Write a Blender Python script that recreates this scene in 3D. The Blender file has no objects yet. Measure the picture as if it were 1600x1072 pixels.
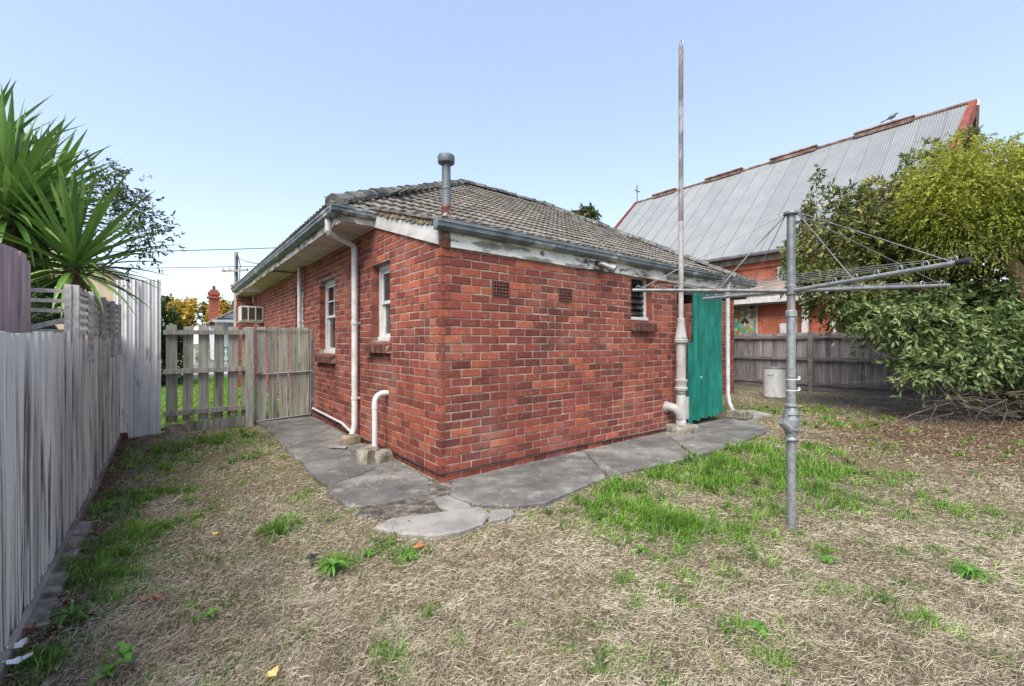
import bpy, math, random
import numpy as np
from mathutils import Vector, Matrix
random.seed(7)
rng = np.random.default_rng(7)
sc = bpy.context.scene
col = sc.collection

# ------------------------------------------------------------------ camera, sky, sun, exposure
CH = 1.385
FPX = 675.0
cam = bpy.data.cameras.new('camera'); cam.sensor_width = 36.0; cam.lens = FPX / 1600 * 36
cam.clip_start = 0.05; cam.clip_end = 2000
camo = bpy.data.objects.new('camera', cam); col.objects.link(camo)
camo.location = (0, 0, CH); camo.rotation_euler = (math.radians(90), 0, 0)
sc.camera = camo
SUN_EL, SUN_AZ = math.radians(54), math.radians(-163)      # azimuth clockwise from +Y
w = bpy.data.worlds.new('World'); sc.world = w; w.use_nodes = True
nt = w.node_tree; nt.nodes.clear()
sky = nt.nodes.new('ShaderNodeTexSky'); sky.sky_type = 'NISHITA'; sky.sun_disc = False
sky.sun_elevation = SUN_EL; sky.sun_rotation = SUN_AZ; sky.air_density = 1.0; sky.dust_density = 0.6; sky.ozone_density = 3.0
bg = nt.nodes.new('ShaderNodeBackground'); bg.inputs[1].default_value = 0.15
hs = nt.nodes.new('ShaderNodeHueSaturation'); hs.inputs['Saturation'].default_value = 1.12; hs.inputs['Hue'].default_value = 0.515
wo = nt.nodes.new('ShaderNodeOutputWorld')
nt.links.new(sky.outputs[0], hs.inputs['Color']); gm = nt.nodes.new('ShaderNodeGamma'); gm.inputs[1].default_value = 0.5; nt.links.new(hs.outputs[0], gm.inputs[0]); nt.links.new(gm.outputs[0], bg.inputs[0]); nt.links.new(bg.outputs[0], wo.inputs[0])
sun = bpy.data.lights.new('sun', 'SUN'); sun.energy = 1.75; sun.angle = math.radians(45); sun.color = (1.0, 0.92, 0.80)
suno = bpy.data.objects.new('sun', sun); col.objects.link(suno); suno.location = (-10, -10, 20)
sd = Vector((math.sin(SUN_AZ) * math.cos(SUN_EL), math.cos(SUN_AZ) * math.cos(SUN_EL), math.sin(SUN_EL)))
suno.rotation_euler = sd.to_track_quat('Z', 'Y').to_euler()
sc.view_settings.view_transform = 'Standard'; sc.view_settings.look = 'None'
sc.view_settings.exposure = 2.05; sc.view_settings.gamma = 1.0; sc.view_settings.use_curve_mapping = False

# ------------------------------------------------------------------ the house frame: s along the rear wall, t along the side wall
OX, OY = -0.697, 4.236
TH = math.atan2(0.6210, 0.7838)
CT, ST = math.cos(TH), math.sin(TH)
def W(s, t, z=0.0): return Vector((OX + CT * s - ST * t, OY + ST * s + CT * t, z))
def st(X, Y): return (CT * (X - OX) + ST * (Y - OY), -ST * (X - OX) + CT * (Y - OY))
def fr(X, Y, z=0.0): a = st(X, Y); return (a[0], a[1], z)
def at(x, y, Y): return fr((x - 800) / FPX * Y, Y, CH + (536 - y) / FPX * Y)      # a surveyed point at depth Y
def gnd(x, y, z=0.0): return at(x, y, FPX * (CH - z) / (y - 536))
def onS(x, y, s):
    k = (x - 800) / FPX; Y = (s - st(0, 0)[0]) / (CT * k + ST); return at(x, y, Y)
def onT(x, y, t):
    k = (x - 800) / FPX; Y = (t - st(0, 0)[1]) / (-ST * k + CT); return at(x, y, Y)

# ------------------------------------------------------------------ materials
def ramp(nt, stops, interp='LINEAR'):
    r = nt.nodes.new('ShaderNodeValToRGB'); r.color_ramp.interpolation = interp
    e = r.color_ramp.elements
    while len(e) < len(stops): e.new(0.5)
    for i, (p, c) in enumerate(stops):
        e[i].position = p; e[i].color = (c[0], c[1], c[2], 1)
    return r
def mth(nt, op, a, b=None, clamp=False):
    n = nt.nodes.new('ShaderNodeMath'); n.operation = op; n.use_clamp = clamp
    for i, v in enumerate((a, b)):
        if v is None: continue
        if isinstance(v, (int, float)): n.inputs[i].default_value = v
        else: nt.links.new(v, n.inputs[i])
    return n.outputs[0]
MATS = {}
CONTRAST = 1.7
def mat(name, stops, scale=6, detail=6, stretch=(1, 1, 1), rough=0.8, metallic=0.0, tone=None, wt=0.0, wn=1.0, bias=0.0,
        bump=0.3, bscale=40, bdist=0.01, layers=(), spec=0.3, vary=0.0, trans=0.0, coord='Object', nrough=0.6, topfade=None):
    m = bpy.data.materials.new(name); m.use_nodes = True; nt = m.node_tree; nt.nodes.clear()
    L = nt.links.new
    out = nt.nodes.new('ShaderNodeOutputMaterial'); b = nt.nodes.new('ShaderNodeBsdfPrincipled')
    tc = nt.nodes.new('ShaderNodeTexCoord'); oi = nt.nodes.new('ShaderNodeObjectInfo')
    off = nt.nodes.new('ShaderNodeVectorMath'); off.operation = 'ADD'
    cmb = nt.nodes.new('ShaderNodeCombineXYZ')
    r100 = mth(nt, 'MULTIPLY', oi.outputs['Random'], 83.0)
    L(r100, cmb.inputs[0]); L(r100, cmb.inputs[1]); L(r100, cmb.inputs[2])
    L(tc.outputs[coord], off.inputs[0]); L(cmb.outputs[0], off.inputs[1])
    geo = nt.nodes.new('ShaderNodeNewGeometry')
    def noise(sc_, stv, det=6, pos=False):
        mp = nt.nodes.new('ShaderNodeMapping'); mp.inputs['Scale'].default_value = stv
        L(geo.outputs['Position'] if pos else off.outputs[0], mp.inputs[0])
        n = nt.nodes.new('ShaderNodeTexNoise'); n.inputs['Scale'].default_value = sc_; n.inputs['Detail'].default_value = det
        n.inputs['Roughness'].default_value = nrough
        L(mp.outputs[0], n.inputs['Vector']); return n.outputs[0]
    fac = mth(nt, 'MULTIPLY', mth(nt, 'ADD', mth(nt, 'MULTIPLY', noise(scale, stretch, detail), CONTRAST), .5 - .5 * CONTRAST), wn)
    tn = None
    if tone == 'obj': tn = oi.outputs['Random']
    elif tone == 'attr':
        a = nt.nodes.new('ShaderNodeAttribute'); a.attribute_name = 'tone'; tn = a.outputs['Fac']
    if tn is not None: fac = mth(nt, 'ADD', fac, mth(nt, 'MULTIPLY', tn, wt))
    fac = mth(nt, 'ADD', fac, bias, True)
    r = ramp(nt, stops); L(fac, r.inputs[0]); c = r.outputs[0]
    for (lc, lsc, lst, lo, hi, amt, *ps) in layers:
        n = noise(lsc, lst, 8, bool(ps))
        mr = nt.nodes.new('ShaderNodeMapRange'); mr.inputs[1].default_value = lo; mr.inputs[2].default_value = hi
        mr.inputs[3].default_value = 0; mr.inputs[4].default_value = amt; L(n, mr.inputs[0])
        mx = nt.nodes.new('ShaderNodeMix'); mx.data_type = 'RGBA'
        L(mr.outputs[0], mx.inputs[0]); L(c, mx.inputs[6]); mx.inputs[7].default_value = (*lc, 1); c = mx.outputs[2]
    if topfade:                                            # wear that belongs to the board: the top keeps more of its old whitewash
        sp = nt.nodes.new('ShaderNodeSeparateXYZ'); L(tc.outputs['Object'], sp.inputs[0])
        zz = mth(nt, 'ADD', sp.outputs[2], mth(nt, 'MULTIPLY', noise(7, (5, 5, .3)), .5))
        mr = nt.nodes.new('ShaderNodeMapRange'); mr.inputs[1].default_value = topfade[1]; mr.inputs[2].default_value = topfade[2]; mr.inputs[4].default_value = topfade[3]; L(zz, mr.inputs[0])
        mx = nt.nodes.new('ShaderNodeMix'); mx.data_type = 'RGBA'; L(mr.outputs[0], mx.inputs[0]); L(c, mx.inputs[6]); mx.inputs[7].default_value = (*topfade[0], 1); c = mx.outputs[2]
    if vary:
        h = nt.nodes.new('ShaderNodeHueSaturation')
        src = tn if (tn is not None and tone == 'attr') else oi.outputs['Random']
        v = mth(nt, 'ADD', mth(nt, 'MULTIPLY', mth(nt, 'FRACT', mth(nt, 'MULTIPLY', src, 7.31)), 2 * vary), 1 - vary)
        L(v, h.inputs['Value']); L(c, h.inputs['Color']); c = h.outputs[0]
    L(c, b.inputs['Base Color'])
    b.inputs['Roughness'].default_value = rough; b.inputs['Metallic'].default_value = metallic
    b.inputs['Specular IOR Level'].default_value = spec
    if trans:
        b.inputs['Subsurface Weight'].default_value = 0
        tr = nt.nodes.new('ShaderNodeBsdfTranslucent'); L(c, tr.inputs[0])
        ms = nt.nodes.new('ShaderNodeMixShader'); ms.inputs[0].default_value = trans
        L(b.outputs[0], ms.inputs[1]); L(tr.outputs[0], ms.inputs[2]); L(ms.outputs[0], out.inputs[0])
    else: L(b.outputs[0], out.inputs[0])
    if bump:
        bp = nt.nodes.new('ShaderNodeBump'); bp.inputs['Strength'].default_value = bump; bp.inputs['Distance'].default_value = bdist
        L(noise(bscale, stretch, 5), bp.inputs['Height']); L(bp.outputs[0], b.inputs['Normal'])
    MATS[name] = m
    return m

BR = [(0.0, (0.060, 0.040, 0.038)), (0.05, (0.110, 0.040, 0.035)), (0.20, (0.150, 0.042, 0.034)), (0.50, (0.215, 0.058, 0.041)),
      (0.75, (0.275, 0.076, 0.047)), (0.90, (0.36, 0.108, 0.056)), (0.96, (0.37, 0.150, 0.085)), (1.0, (0.32, 0.23, 0.17))]
BL = [((0.42, 0.30, 0.25), 30, (1, 1, 1), 0.58, 0.74, 0.55), ((0.04, 0.025, 0.022), 11, (1, 1, 1), 0.55, 0.75, 0.7), ((0.36, 0.22, 0.18), 1.1, (1, 1, 1), 0.52, 0.70, 0.38, 1), ((0.055, 0.032, 0.03), 1.7, (1, 1, .6), 0.54, 0.70, 0.55, 1)]
M_brick = mat('brick_fired', BR, scale=14, tone='obj', wt=0.72, wn=0.30, bias=-0.02, bump=0.5, bscale=70, bdist=0.006, layers=BL, rough=0.9, vary=0.14, spec=0.2)
M_brick_a = mat('brick_fired_mass', BR, scale=14, tone='attr', wt=0.72, wn=0.30, bias=-0.02, bump=0.5, bscale=70, bdist=0.006, layers=BL, rough=0.9, vary=0.14, spec=0.2)
M_mortar = mat('lime_mortar', [(0.15, (0.17, 0.12, 0.10)), (0.5, (0.33, 0.255, 0.21)), (0.85, (0.47, 0.39, 0.34))], scale=9, rough=0.95, bump=0.7, bscale=60,
               layers=[((0.09, 0.06, 0.05), 1.3, (1, 1, 1), 0.50, 0.66, 0.8, 1)])
M_sillbrick = mat('sill_brick', [(0.2, (0.04, 0.024, 0.022)), (0.6, (0.12, 0.045, 0.035)), (0.9, (0.2, 0.09, 0.06))], scale=12, tone='obj', wt=0.3, bias=-0.1, rough=0.8, bump=0.6)
TL = [(0.1, (0.070, 0.064, 0.058)), (0.5, (0.165, 0.150, 0.134)), (0.9, (0.28, 0.255, 0.225))]
TLl = [((0.33, 0.29, 0.24), 18, (1, 1, 1), 0.60, 0.75, 0.55), ((0.035, 0.033, 0.032), 7, (1, 1, 1), 0.52, 0.75, 0.6), ((0.20, 0.17, 0.07), 1.3, (1, 1, 1), 0.62, 0.8, 0.5)]
M_tile = mat('concrete_tile', TL, scale=10, tone='obj', wt=0.3, wn=0.9, bias=-0.1, bump=0.6, bscale=60, rough=0.95, layers=TLl, spec=0.1)
M_tile_a = mat('concrete_tile_mass', TL, scale=10, tone='attr', wt=0.3, wn=0.9, bias=-0.1, bump=0.6, bscale=60, rough=0.95, layers=TLl, spec=0.1)
M_cap = mat('ridge_cap_tile', [(0.25, (0.045, 0.05, 0.052)), (0.55, (0.12, 0.125, 0.12)), (0.85, (0.23, 0.215, 0.185))], scale=6, tone='obj', wt=0.35, bias=-0.15, bump=0.6, bscale=50, rough=0.95,
             layers=[((0.19, 0.15, 0.05), 4, (1, 1, 1), 0.60, 0.75, 0.5)], spec=0.1)
M_white = mat('old_white_paint', [(0.2, (0.42, 0.415, 0.41)), (0.7, (0.58, 0.575, 0.57))], scale=5, rough=0.6, bump=0.25, bscale=30,
              layers=[((0.30, 0.28, 0.26), 7, (1, 1, 1), 0.58, 0.66, 0.7), ((0.16, 0.12, 0.09), 16, (1, 1, 1), 0.62, 0.68, 0.8)])
M_peel = mat('peeling_fascia_paint', [(0.3, (0.50, 0.48, 0.44)), (0.6, (0.70, 0.68, 0.64))], scale=4, rough=0.8, bump=0.6, bscale=25,
             layers=[((0.20, 0.17, 0.14), 5, (0.5, 0.5, 2.0), 0.50, 0.56, 0.9), ((0.055, 0.045, 0.04), 9, (0.6, 0.6, 1.6), 0.58, 0.63, 0.95)])
M_barge = mat('grey_barge_paint', [(0.3, (0.38, 0.37, 0.36)), (0.65, (0.55, 0.54, 0.53))], scale=3, rough=0.75, bump=0.3, bscale=30, stretch=(1, 0.6, 2),
              layers=[((0.24, 0.20, 0.17), 6, (1, 1, 1), 0.60, 0.68, 0.7)])
M_gutter = mat('painted_gutter', [(0.3, (0.085, 0.105, 0.12)), (0.6, (0.16, 0.19, 0.21))], scale=4, rough=0.45, bump=0.25, bscale=30, metallic=0.2, spec=0.4,
               layers=[((0.46, 0.45, 0.43), 6, (0.4, 0.4, 1), 0.57, 0.62, 0.85), ((0.13, 0.06, 0.035), 5, (1, 1, 1), 0.62, 0.70, 0.8)])
M_soffit = mat('soffit_sheet', [(0.3, (0.42, 0.37, 0.34)), (0.7, (0.60, 0.54, 0.50))], scale=3, rough=0.8, bump=0.15, layers=[((0.27, 0.22, 0.18), 4, (1, 1, 1), 0.58, 0.75, 0.5)])
M_galv = mat('galvanised_steel', [(0.2, (0.21, 0.225, 0.235)), (0.8, (0.36, 0.375, 0.385))], scale=30, detail=3, rough=0.48, metallic=0.55, bump=0.1, bscale=80, spec=0.5,
             layers=[((0.44, 0.455, 0.47), 8, (1, 1, 1), 0.55, 0.75, 0.5), ((0.16, 0.10, 0.07), 7, (1, 1, 1), 0.66, 0.74, 0.6)])
M_galvd = mat('dull_galvanised_pipe', [(0.2, (0.13, 0.14, 0.145)), (0.8, (0.25, 0.26, 0.265))], scale=20, rough=0.5, metallic=0.5, bump=0.15, bscale=60,
              layers=[((0.14, 0.075, 0.05), 6, (1, 1, 0.4), 0.60, 0.70, 0.7)])
M_vent = mat('painted_vent_pipe', [(0.2, (0.25, 0.24, 0.235)), (0.8, (0.40, 0.39, 0.38))], scale=10, rough=0.6, bump=0.3, bscale=50, stretch=(1, 1, 0.5),
             layers=[((0.10, 0.075, 0.06), 30, (1, 1, 0.7), 0.66, 0.70, 0.9), ((0.28, 0.20, 0.15), 5, (1, 1, 0.4), 0.60, 0.70, 0.6)])
M_ventup = mat('bare_vent_pipe', [(0.2, (0.10, 0.085, 0.082)), (0.7, (0.19, 0.165, 0.165))], scale=9, rough=0.7, bump=0.3, bscale=50, stretch=(1, 1, 0.35),
               layers=[((0.33, 0.31, 0.315), 5, (1, 1, 0.4), 0.52, 0.62, 0.8), ((0.13, 0.06, 0.035), 6, (1, 1, 0.5), 0.58, 0.68, 0.8)])
M_flue = mat('zinc_flue', [(0.2, (0.07, 0.085, 0.10)), (0.75, (0.155, 0.175, 0.195))], scale=6, rough=0.55, metallic=0.25, bump=0.2, stretch=(1, 1, 0.5), layers=[((0.14, 0.10, 0.08), 9, (1, 1, 1), 0.62, 0.72, 0.7)])
M_rust = mat('rusty_steel', [(0.2, (0.06, 0.02, 0.018)), (0.5, (0.12, 0.042, 0.034)), (0.65, (0.30, 0.29, 0.29)), (0.85, (0.34, 0.33, 0.33))], scale=12, rough=0.85, bump=0.5)
M_pvc = mat('white_pvc', [(0.3, (0.55, 0.55, 0.56)), (0.7, (0.63, 0.63, 0.64))], scale=5, rough=0.35, bump=0.03, spec=0.5, layers=[((0.42, 0.38, 0.33), 5, (1, 1, 1), 0.62, 0.8, 0.4)])
M_black = mat('black_rubber', [(0.3, (0.018, 0.018, 0.02)), (0.7, (0.04, 0.04, 0.042))], rough=0.6, bump=0.1)
M_conc = mat('stained_concrete', [(0.10, (0.038, 0.038, 0.038)), (0.48, (0.115, 0.113, 0.109)), (0.72, (0.20, 0.195, 0.185)), (0.95, (0.30, 0.29, 0.27))], scale=1.9, detail=12, nrough=.74, rough=0.9, bump=0.5, bscale=70, bdist=0.006,
             layers=[((0.33, 0.315, 0.295), 3.0, (1, 1, 1), 0.56, 0.70, 0.7), ((0.05, 0.05, 0.05), 5, (1, 1, 1), 0.60, 0.75, 0.5), ((0.40, 0.38, 0.35), 60, (1, 1, 1), 0.66, 0.74, 0.5)])
M_concl = mat('pale_concrete', [(0.2, (0.15, 0.147, 0.138)), (0.5, (0.225, 0.22, 0.208)), (0.85, (0.31, 0.30, 0.285))], scale=3, detail=10, rough=0.9, bump=0.5, bscale=70, bdist=0.006,
              layers=[((0.12, 0.12, 0.12), 30, (1, 1, 1), 0.62, 0.74, 0.5), ((0.17, 0.16, 0.14), 2.2, (1, 1, 1), 0.55, 0.75, 0.5)])
M_concold = mat('mossy_concrete', [(0.25, (0.10, 0.09, 0.075)), (0.6, (0.24, 0.22, 0.185)), (0.85, (0.36, 0.34, 0.30))], scale=9, rough=0.95, bump=0.9, bscale=30, bdist=0.02)
M_glass = mat('dark_window_glass', [(0.3, (0.012, 0.014, 0.016)), (0.7, (0.05, 0.055, 0.06))], scale=3, rough=0.08, bump=0.0, spec=0.6)
M_void = mat('dark_opening', [(0.3, (0.012, 0.010, 0.010)), (0.7, (0.02, 0.018, 0.018))], rough=0.9, bump=0)
M_terracotta = mat('terracotta_vent', [(0.3, (0.08, 0.035, 0.028)), (0.7, (0.15, 0.06, 0.045))], scale=20, rough=0.9, bump=0.4)
WPL = [((0.085, 0.082, 0.078), 9, (4, 4, 0.14), 0.50, 0.59, 0.9), ((0.80, 0.78, 0.73), 2.5, (7, 7, 0.2), 0.53, 0.63, 0.6), ((0.16, 0.125, 0.10), 4, (5, 5, 0.35), 0.60, 0.70, 0.7)]
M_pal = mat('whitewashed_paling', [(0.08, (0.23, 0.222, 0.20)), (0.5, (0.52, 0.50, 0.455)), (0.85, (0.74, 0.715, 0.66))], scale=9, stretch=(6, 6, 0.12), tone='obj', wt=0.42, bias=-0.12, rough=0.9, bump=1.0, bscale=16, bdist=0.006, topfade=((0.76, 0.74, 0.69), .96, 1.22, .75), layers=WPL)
M_palr = mat('weathered_paling', [(0.15, (0.10, 0.092, 0.098)), (0.5, (0.225, 0.21, 0.215)), (0.85, (0.39, 0.37, 0.37))], scale=6, stretch=(7, 7, 0.4), tone='obj', wt=0.34, bias=-0.16, rough=0.9, bump=0.8, bscale=9, bdist=0.01,
             layers=[((0.05, 0.038, 0.034), 5, (6, 6, 0.35), 0.56, 0.68, 0.75)])
M_railr = mat('weathered_rail', [(0.25, (0.10, 0.085, 0.085)), (0.6, (0.20, 0.18, 0.185)), (0.9, (0.30, 0.28, 0.28))], scale=6, stretch=(6, 0.4, 6), tone='obj', wt=0.2, bias=-0.1, rough=0.9, bump=0.6, bscale=10)
M_gate = mat('lichen_grey_timber', [(0.12, (0.15, 0.15, 0.13)), (0.5, (0.30, 0.297, 0.262)), (0.9, (0.45, 0.44, 0.395))], scale=5, stretch=(6, 6, 0.45), tone='obj', wt=0.26, bias=-0.12, rough=0.9, bump=0.7, bscale=9, bdist=0.01,
             layers=[((0.145, 0.155, 0.06), 3, (2, 2, 0.6), 0.52, 0.68, 0.65), ((0.05, 0.045, 0.04), 5, (6, 6, 0.4), 0.58, 0.68, 0.7)])
M_mauve = mat('mauve_stained_board', [(0.15, (0.25, 0.18, 0.19)), (0.6, (0.44, 0.335, 0.345)), (0.9, (0.56, 0.465, 0.465))], scale=5, stretch=(6, 6, 0.35), rough=0.85, bump=0.4, bscale=10)
M_lat = mat('lattice_slat', [(0.2, (0.27, 0.265, 0.25)), (0.6, (0.47, 0.46, 0.43)), (0.9, (0.60, 0.585, 0.55))], scale=6, stretch=(4, 1, 4), tone='obj', wt=0.2, bias=-0.1, rough=0.9, bump=0.4)
M_corr = mat('white_corrugated_iron', [(0.15, (0.55, 0.565, 0.58)), (0.7, (0.72, 0.73, 0.74))], scale=3, stretch=(2, 2, 0.5), rough=0.45, metallic=0.15, bump=0.1,
             layers=[((0.15, 0.16, 0.17), 4, (2, 2, 0.5), 0.60, 0.70, 0.7), ((0.22, 0.22, 0.23), 24, (1, 1, 1), 0.66, 0.72, 0.6)])
M_teal = mat('teal_corrugated_iron', [(0.1, (0.002, 0.060, 0.048)), (0.5, (0.004, 0.125, 0.098)), (0.9, (0.014, 0.21, 0.168))], scale=4, stretch=(2, 2, 0.4), rough=0.5, bump=0.15,
             layers=[((0.003, 0.075, 0.068), 3, (3, 3, 0.3), 0.56, 0.72, 0.6)])
M_rail = mat('raw_timber', [(0.25, (0.17, 0.15, 0.13)), (0.7, (0.33, 0.30, 0.27))], scale=5, stretch=(1, 1, 1), rough=0.9, bump=0.4)
M_cwood = mat('rotten_timber', [(0.25, (0.10, 0.08, 0.06)), (0.6, (0.26, 0.22, 0.17)), (0.9, (0.45, 0.40, 0.33))], scale=9, rough=0.95, bump=0.8)
# ------------------------------------------------------------------ mesh builders (all coordinates in the house frame)
ORG = {}
class MB:
    def __init__(s): s.v = []; s.f = []; s.t = []
    def add(s, vs, fs, tone=0.5):
        n = len(s.v); s.v += [tuple(v) for v in vs]; s.f += [tuple(i + n for i in f) for f in fs]; s.t += [tone] * len(vs); return s
    def box(s, a0, a1, b0, b1, c0, c1, tone=0.5):
        return s.add([(a0, b0, c0), (a1, b0, c0), (a1, b1, c0), (a0, b1, c0), (a0, b0, c1), (a1, b0, c1), (a1, b1, c1), (a0, b1, c1)],
                     [(0, 3, 2, 1), (4, 5, 6, 7), (0, 1, 5, 4), (1, 2, 6, 5), (2, 3, 7, 6), (3, 0, 4, 7)], tone)
    def hexa(s, lo, hi, tone=0.5):                        # four corners below, four above
        n = len(lo)
        return s.add(list(lo) + list(hi), [tuple(range(n))[::-1], tuple(range(n, 2 * n))] + [(i, (i + 1) % n, n + (i + 1) % n, n + i) for i in range(n)], tone)
    def prism(s, poly, d):                                # extrude a 3-D polygon along d
        d = Vector(d); return s.hexa([Vector(p) for p in poly], [Vector(p) + d for p in poly])
    def bar(s, p, q, wd, th, up=(0, 0, 1), tone=0.5):     # rectangular bar from p to q
        p, q = Vector(p), Vector(q); d = (q - p).normalized(); u = Vector(up); a = d.cross(u)
        if a.length < 1e-4: a = d.cross(Vector((1, 0, 0)))
        a.normalize(); b = a.cross(d).normalized(); a *= wd / 2; b *= th / 2
        return s.hexa([p - a - b, p + a - b, p + a + b, p - a + b], [q - a - b, q + a - b, q + a + b, q - a + b], tone)
    def tube(s, pts, r, n=8, caps=True, tone=0.5):
        pts = [Vector(p) for p in pts]; rs = r if isinstance(r, (list, tuple)) else [r] * len(pts)
        base = len(s.v); a = None; vs = []; fs = []
        for i, p in enumerate(pts):
            d = (pts[min(i + 1, len(pts) - 1)] - pts[max(i - 1, 0)])
            if d.length < 1e-7: d = Vector((0, 0, 1))
            d.normalize()
            if a is None:
                a = d.cross(Vector((0, 0, 1)));
                if a.length < 1e-3: a = Vector((1, 0, 0))
            a = (a - d * a.dot(d)).normalized(); b = d.cross(a)
            for k in range(n):
                an = 2 * math.pi * k / n; vs.append(p + (a * math.cos(an) + b * math.sin(an)) * rs[i])
        for i in range(len(pts) - 1):
            for k in range(n):
                k2 = (k + 1) % n; fs.append((i * n + k, i * n + k2, (i + 1) * n + k2, (i + 1) * n + k))
        if caps: fs.append(tuple(range(n))[::-1]); fs.append(tuple((len(pts) - 1) * n + k for k in range(n)))
        return s.add(vs, fs, tone)
    def lathe(s, c, prof, n=20):                           # profile of (radius, z)
        vs = []; fs = []; c = Vector(c)
        for (r, z) in prof:
            for k in range(n):
                an = 2 * math.pi * k / n; vs.append(c + Vector((r * math.cos(an), r * math.sin(an), z)))
        for i in range(len(prof) - 1):
            for k in range(n):
                k2 = (k + 1) % n; fs.append((i * n + k, i * n + k2, (i + 1) * n + k2, (i + 1) * n + k))
        fs.append(tuple(range(n))[::-1]); fs.append(tuple((len(prof) - 1) * n + k for k in range(n)))
        return s.add(vs, fs)
    def build(s, name, m, parent=None, o=None, smooth=False, bevel=0, jit=0, tone=False):
        me = bpy.data.meshes.new(name)
        par = parent
        og = Vector(o) if o is not None else (Vector(ORG[parent.name]) if parent else Vector((0, 0, 0)))
        vs = [(Vector(v) - og) for v in s.v]
        if jit: vs = [v + Vector((random.uniform(-jit, jit), random.uniform(-jit, jit), random.uniform(-jit, jit))) for v in vs]
        me.from_pydata([tuple(v) for v in vs], [], s.f)
        if tone:
            at_ = me.attributes.new('tone', 'FLOAT', 'POINT'); at_.data.foreach_set('value', np.array(s.t, dtype=np.float32))
        return link(name, me, m, parent, og, smooth, bevel)
def link(name, me, m, parent=None, og=Vector((0, 0, 0)), smooth=False, bevel=0):
    if m is not None and not me.materials: me.materials.append(m)
    if smooth:
        me.polygons.foreach_set('use_smooth', [True] * len(me.polygons))
        me.set_sharp_from_angle(angle=math.radians(38))
    me.update()
    o = bpy.data.objects.new(name, me); col.objects.link(o); ORG[o.name] = Vector(og)
    if parent is not None:
        o.parent = parent; o.location = Vector(og) - Vector(ORG[parent.name])
    else:
        o.location = W(*og); o.rotation_euler = (0, 0, TH)
    if bevel:
        b = o.modifiers.new('bevel', 'BEVEL'); b.width = bevel; b.segments = 2; b.limit_method = 'ANGLE'; b.angle_limit = math.radians(40)
    return o
def tag(o, label=None, cat=None, group=None, kind=None):
    if label: o['label'] = label
    if cat: o['category'] = cat
    if group: o['group'] = group
    if kind: o['kind'] = kind
    return o
def thing(name, label, cat, o, group=None):
    e = bpy.data.objects.new(name, None); e.empty_display_size = 0.2; col.objects.link(e)
    e.location = W(*o); e.rotation_euler = (0, 0, TH); ORG[e.name] = Vector(o)
    return tag(e, label, cat, group)
def piece(name, me, m, parent, o, rot=(0, 0, 0), scale=(1, 1, 1)):          # one of many alike pieces sharing a mesh
    if m is not None and not me.materials: me.materials.append(m)
    ob = bpy.data.objects.new(name, me); col.objects.link(ob); ob.parent = parent; ORG[ob.name] = Vector(o)
    ob.location = Vector(o) - Vector(ORG[parent.name]); ob.rotation_euler = rot; ob.scale = scale
    return ob
def mesh_only(mb, name, smooth=False):
    me = bpy.data.meshes.new(name); me.from_pydata(mb.v, [], mb.f)
    if smooth: me.polygons.foreach_set('use_smooth', [True] * len(me.polygons)); me.set_sharp_from_angle(angle=math.radians(38))
    return me
def tri_mesh(name, V, T, tone, m, parent=None, og=(0, 0, 0)):               # big numpy meshes: V (N,3) in the frame, T (M,3)
    me = bpy.data.meshes.new(name); V = np.asarray(V, dtype=np.float32) - np.array(og, dtype=np.float32)
    me.vertices.add(len(V)); me.vertices.foreach_set('co', V.ravel())
    T = np.asarray(T, dtype=np.int32); n = len(T)
    me.loops.add(n * 3); me.loops.foreach_set('vertex_index', T.ravel())
    me.polygons.add(n); me.polygons.foreach_set('loop_start', np.arange(0, n * 3, 3, dtype=np.int32))
    me.polygons.foreach_set('loop_total', np.full(n, 3, dtype=np.int32))
    me.update(calc_edges=True)
    a = me.attributes.new('tone', 'FLOAT', 'POINT'); a.data.foreach_set('value', np.asarray(tone, dtype=np.float32))
    return link(name, me, m, parent, Vector(og))
def npnoise(x, y, f, seed=0):                                               # cheap smooth value noise, 0..1
    r = np.random.default_rng(1000 + seed); g = r.random((64, 64))
    x = x * f; y = y * f; xi = np.floor(x).astype(int); yi = np.floor(y).astype(int); fx = x - xi; fy = y - yi
    fx = fx * fx * (3 - 2 * fx); fy = fy * fy * (3 - 2 * fy)
    G = lambda a, b: g[a % 64, b % 64]
    return (G(xi, yi) * (1 - fx) + G(xi + 1, yi) * fx) * (1 - fy) + (G(xi, yi + 1) * (1 - fx) + G(xi + 1, yi + 1) * fx) * fy
def fbm(x, y, f, seed=0): return (npnoise(x, y, f, seed) + .5 * npnoise(x, y, 2.1 * f, seed + 1) + .25 * npnoise(x, y, 4.3 * f, seed + 2)) / 1.75
def inpoly(x, y, poly):
    r = np.zeros(x.shape, bool); n = len(poly)
    for i in range(n):
        x1, y1 = poly[i][:2]; x2, y2 = poly[(i + 1) % n][:2]
        c = ((y1 > y) != (y2 > y)); r ^= c & (x < (x2 - x1) * (y - y1) / (y2 - y1 + 1e-12) + x1)
    return r

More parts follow.
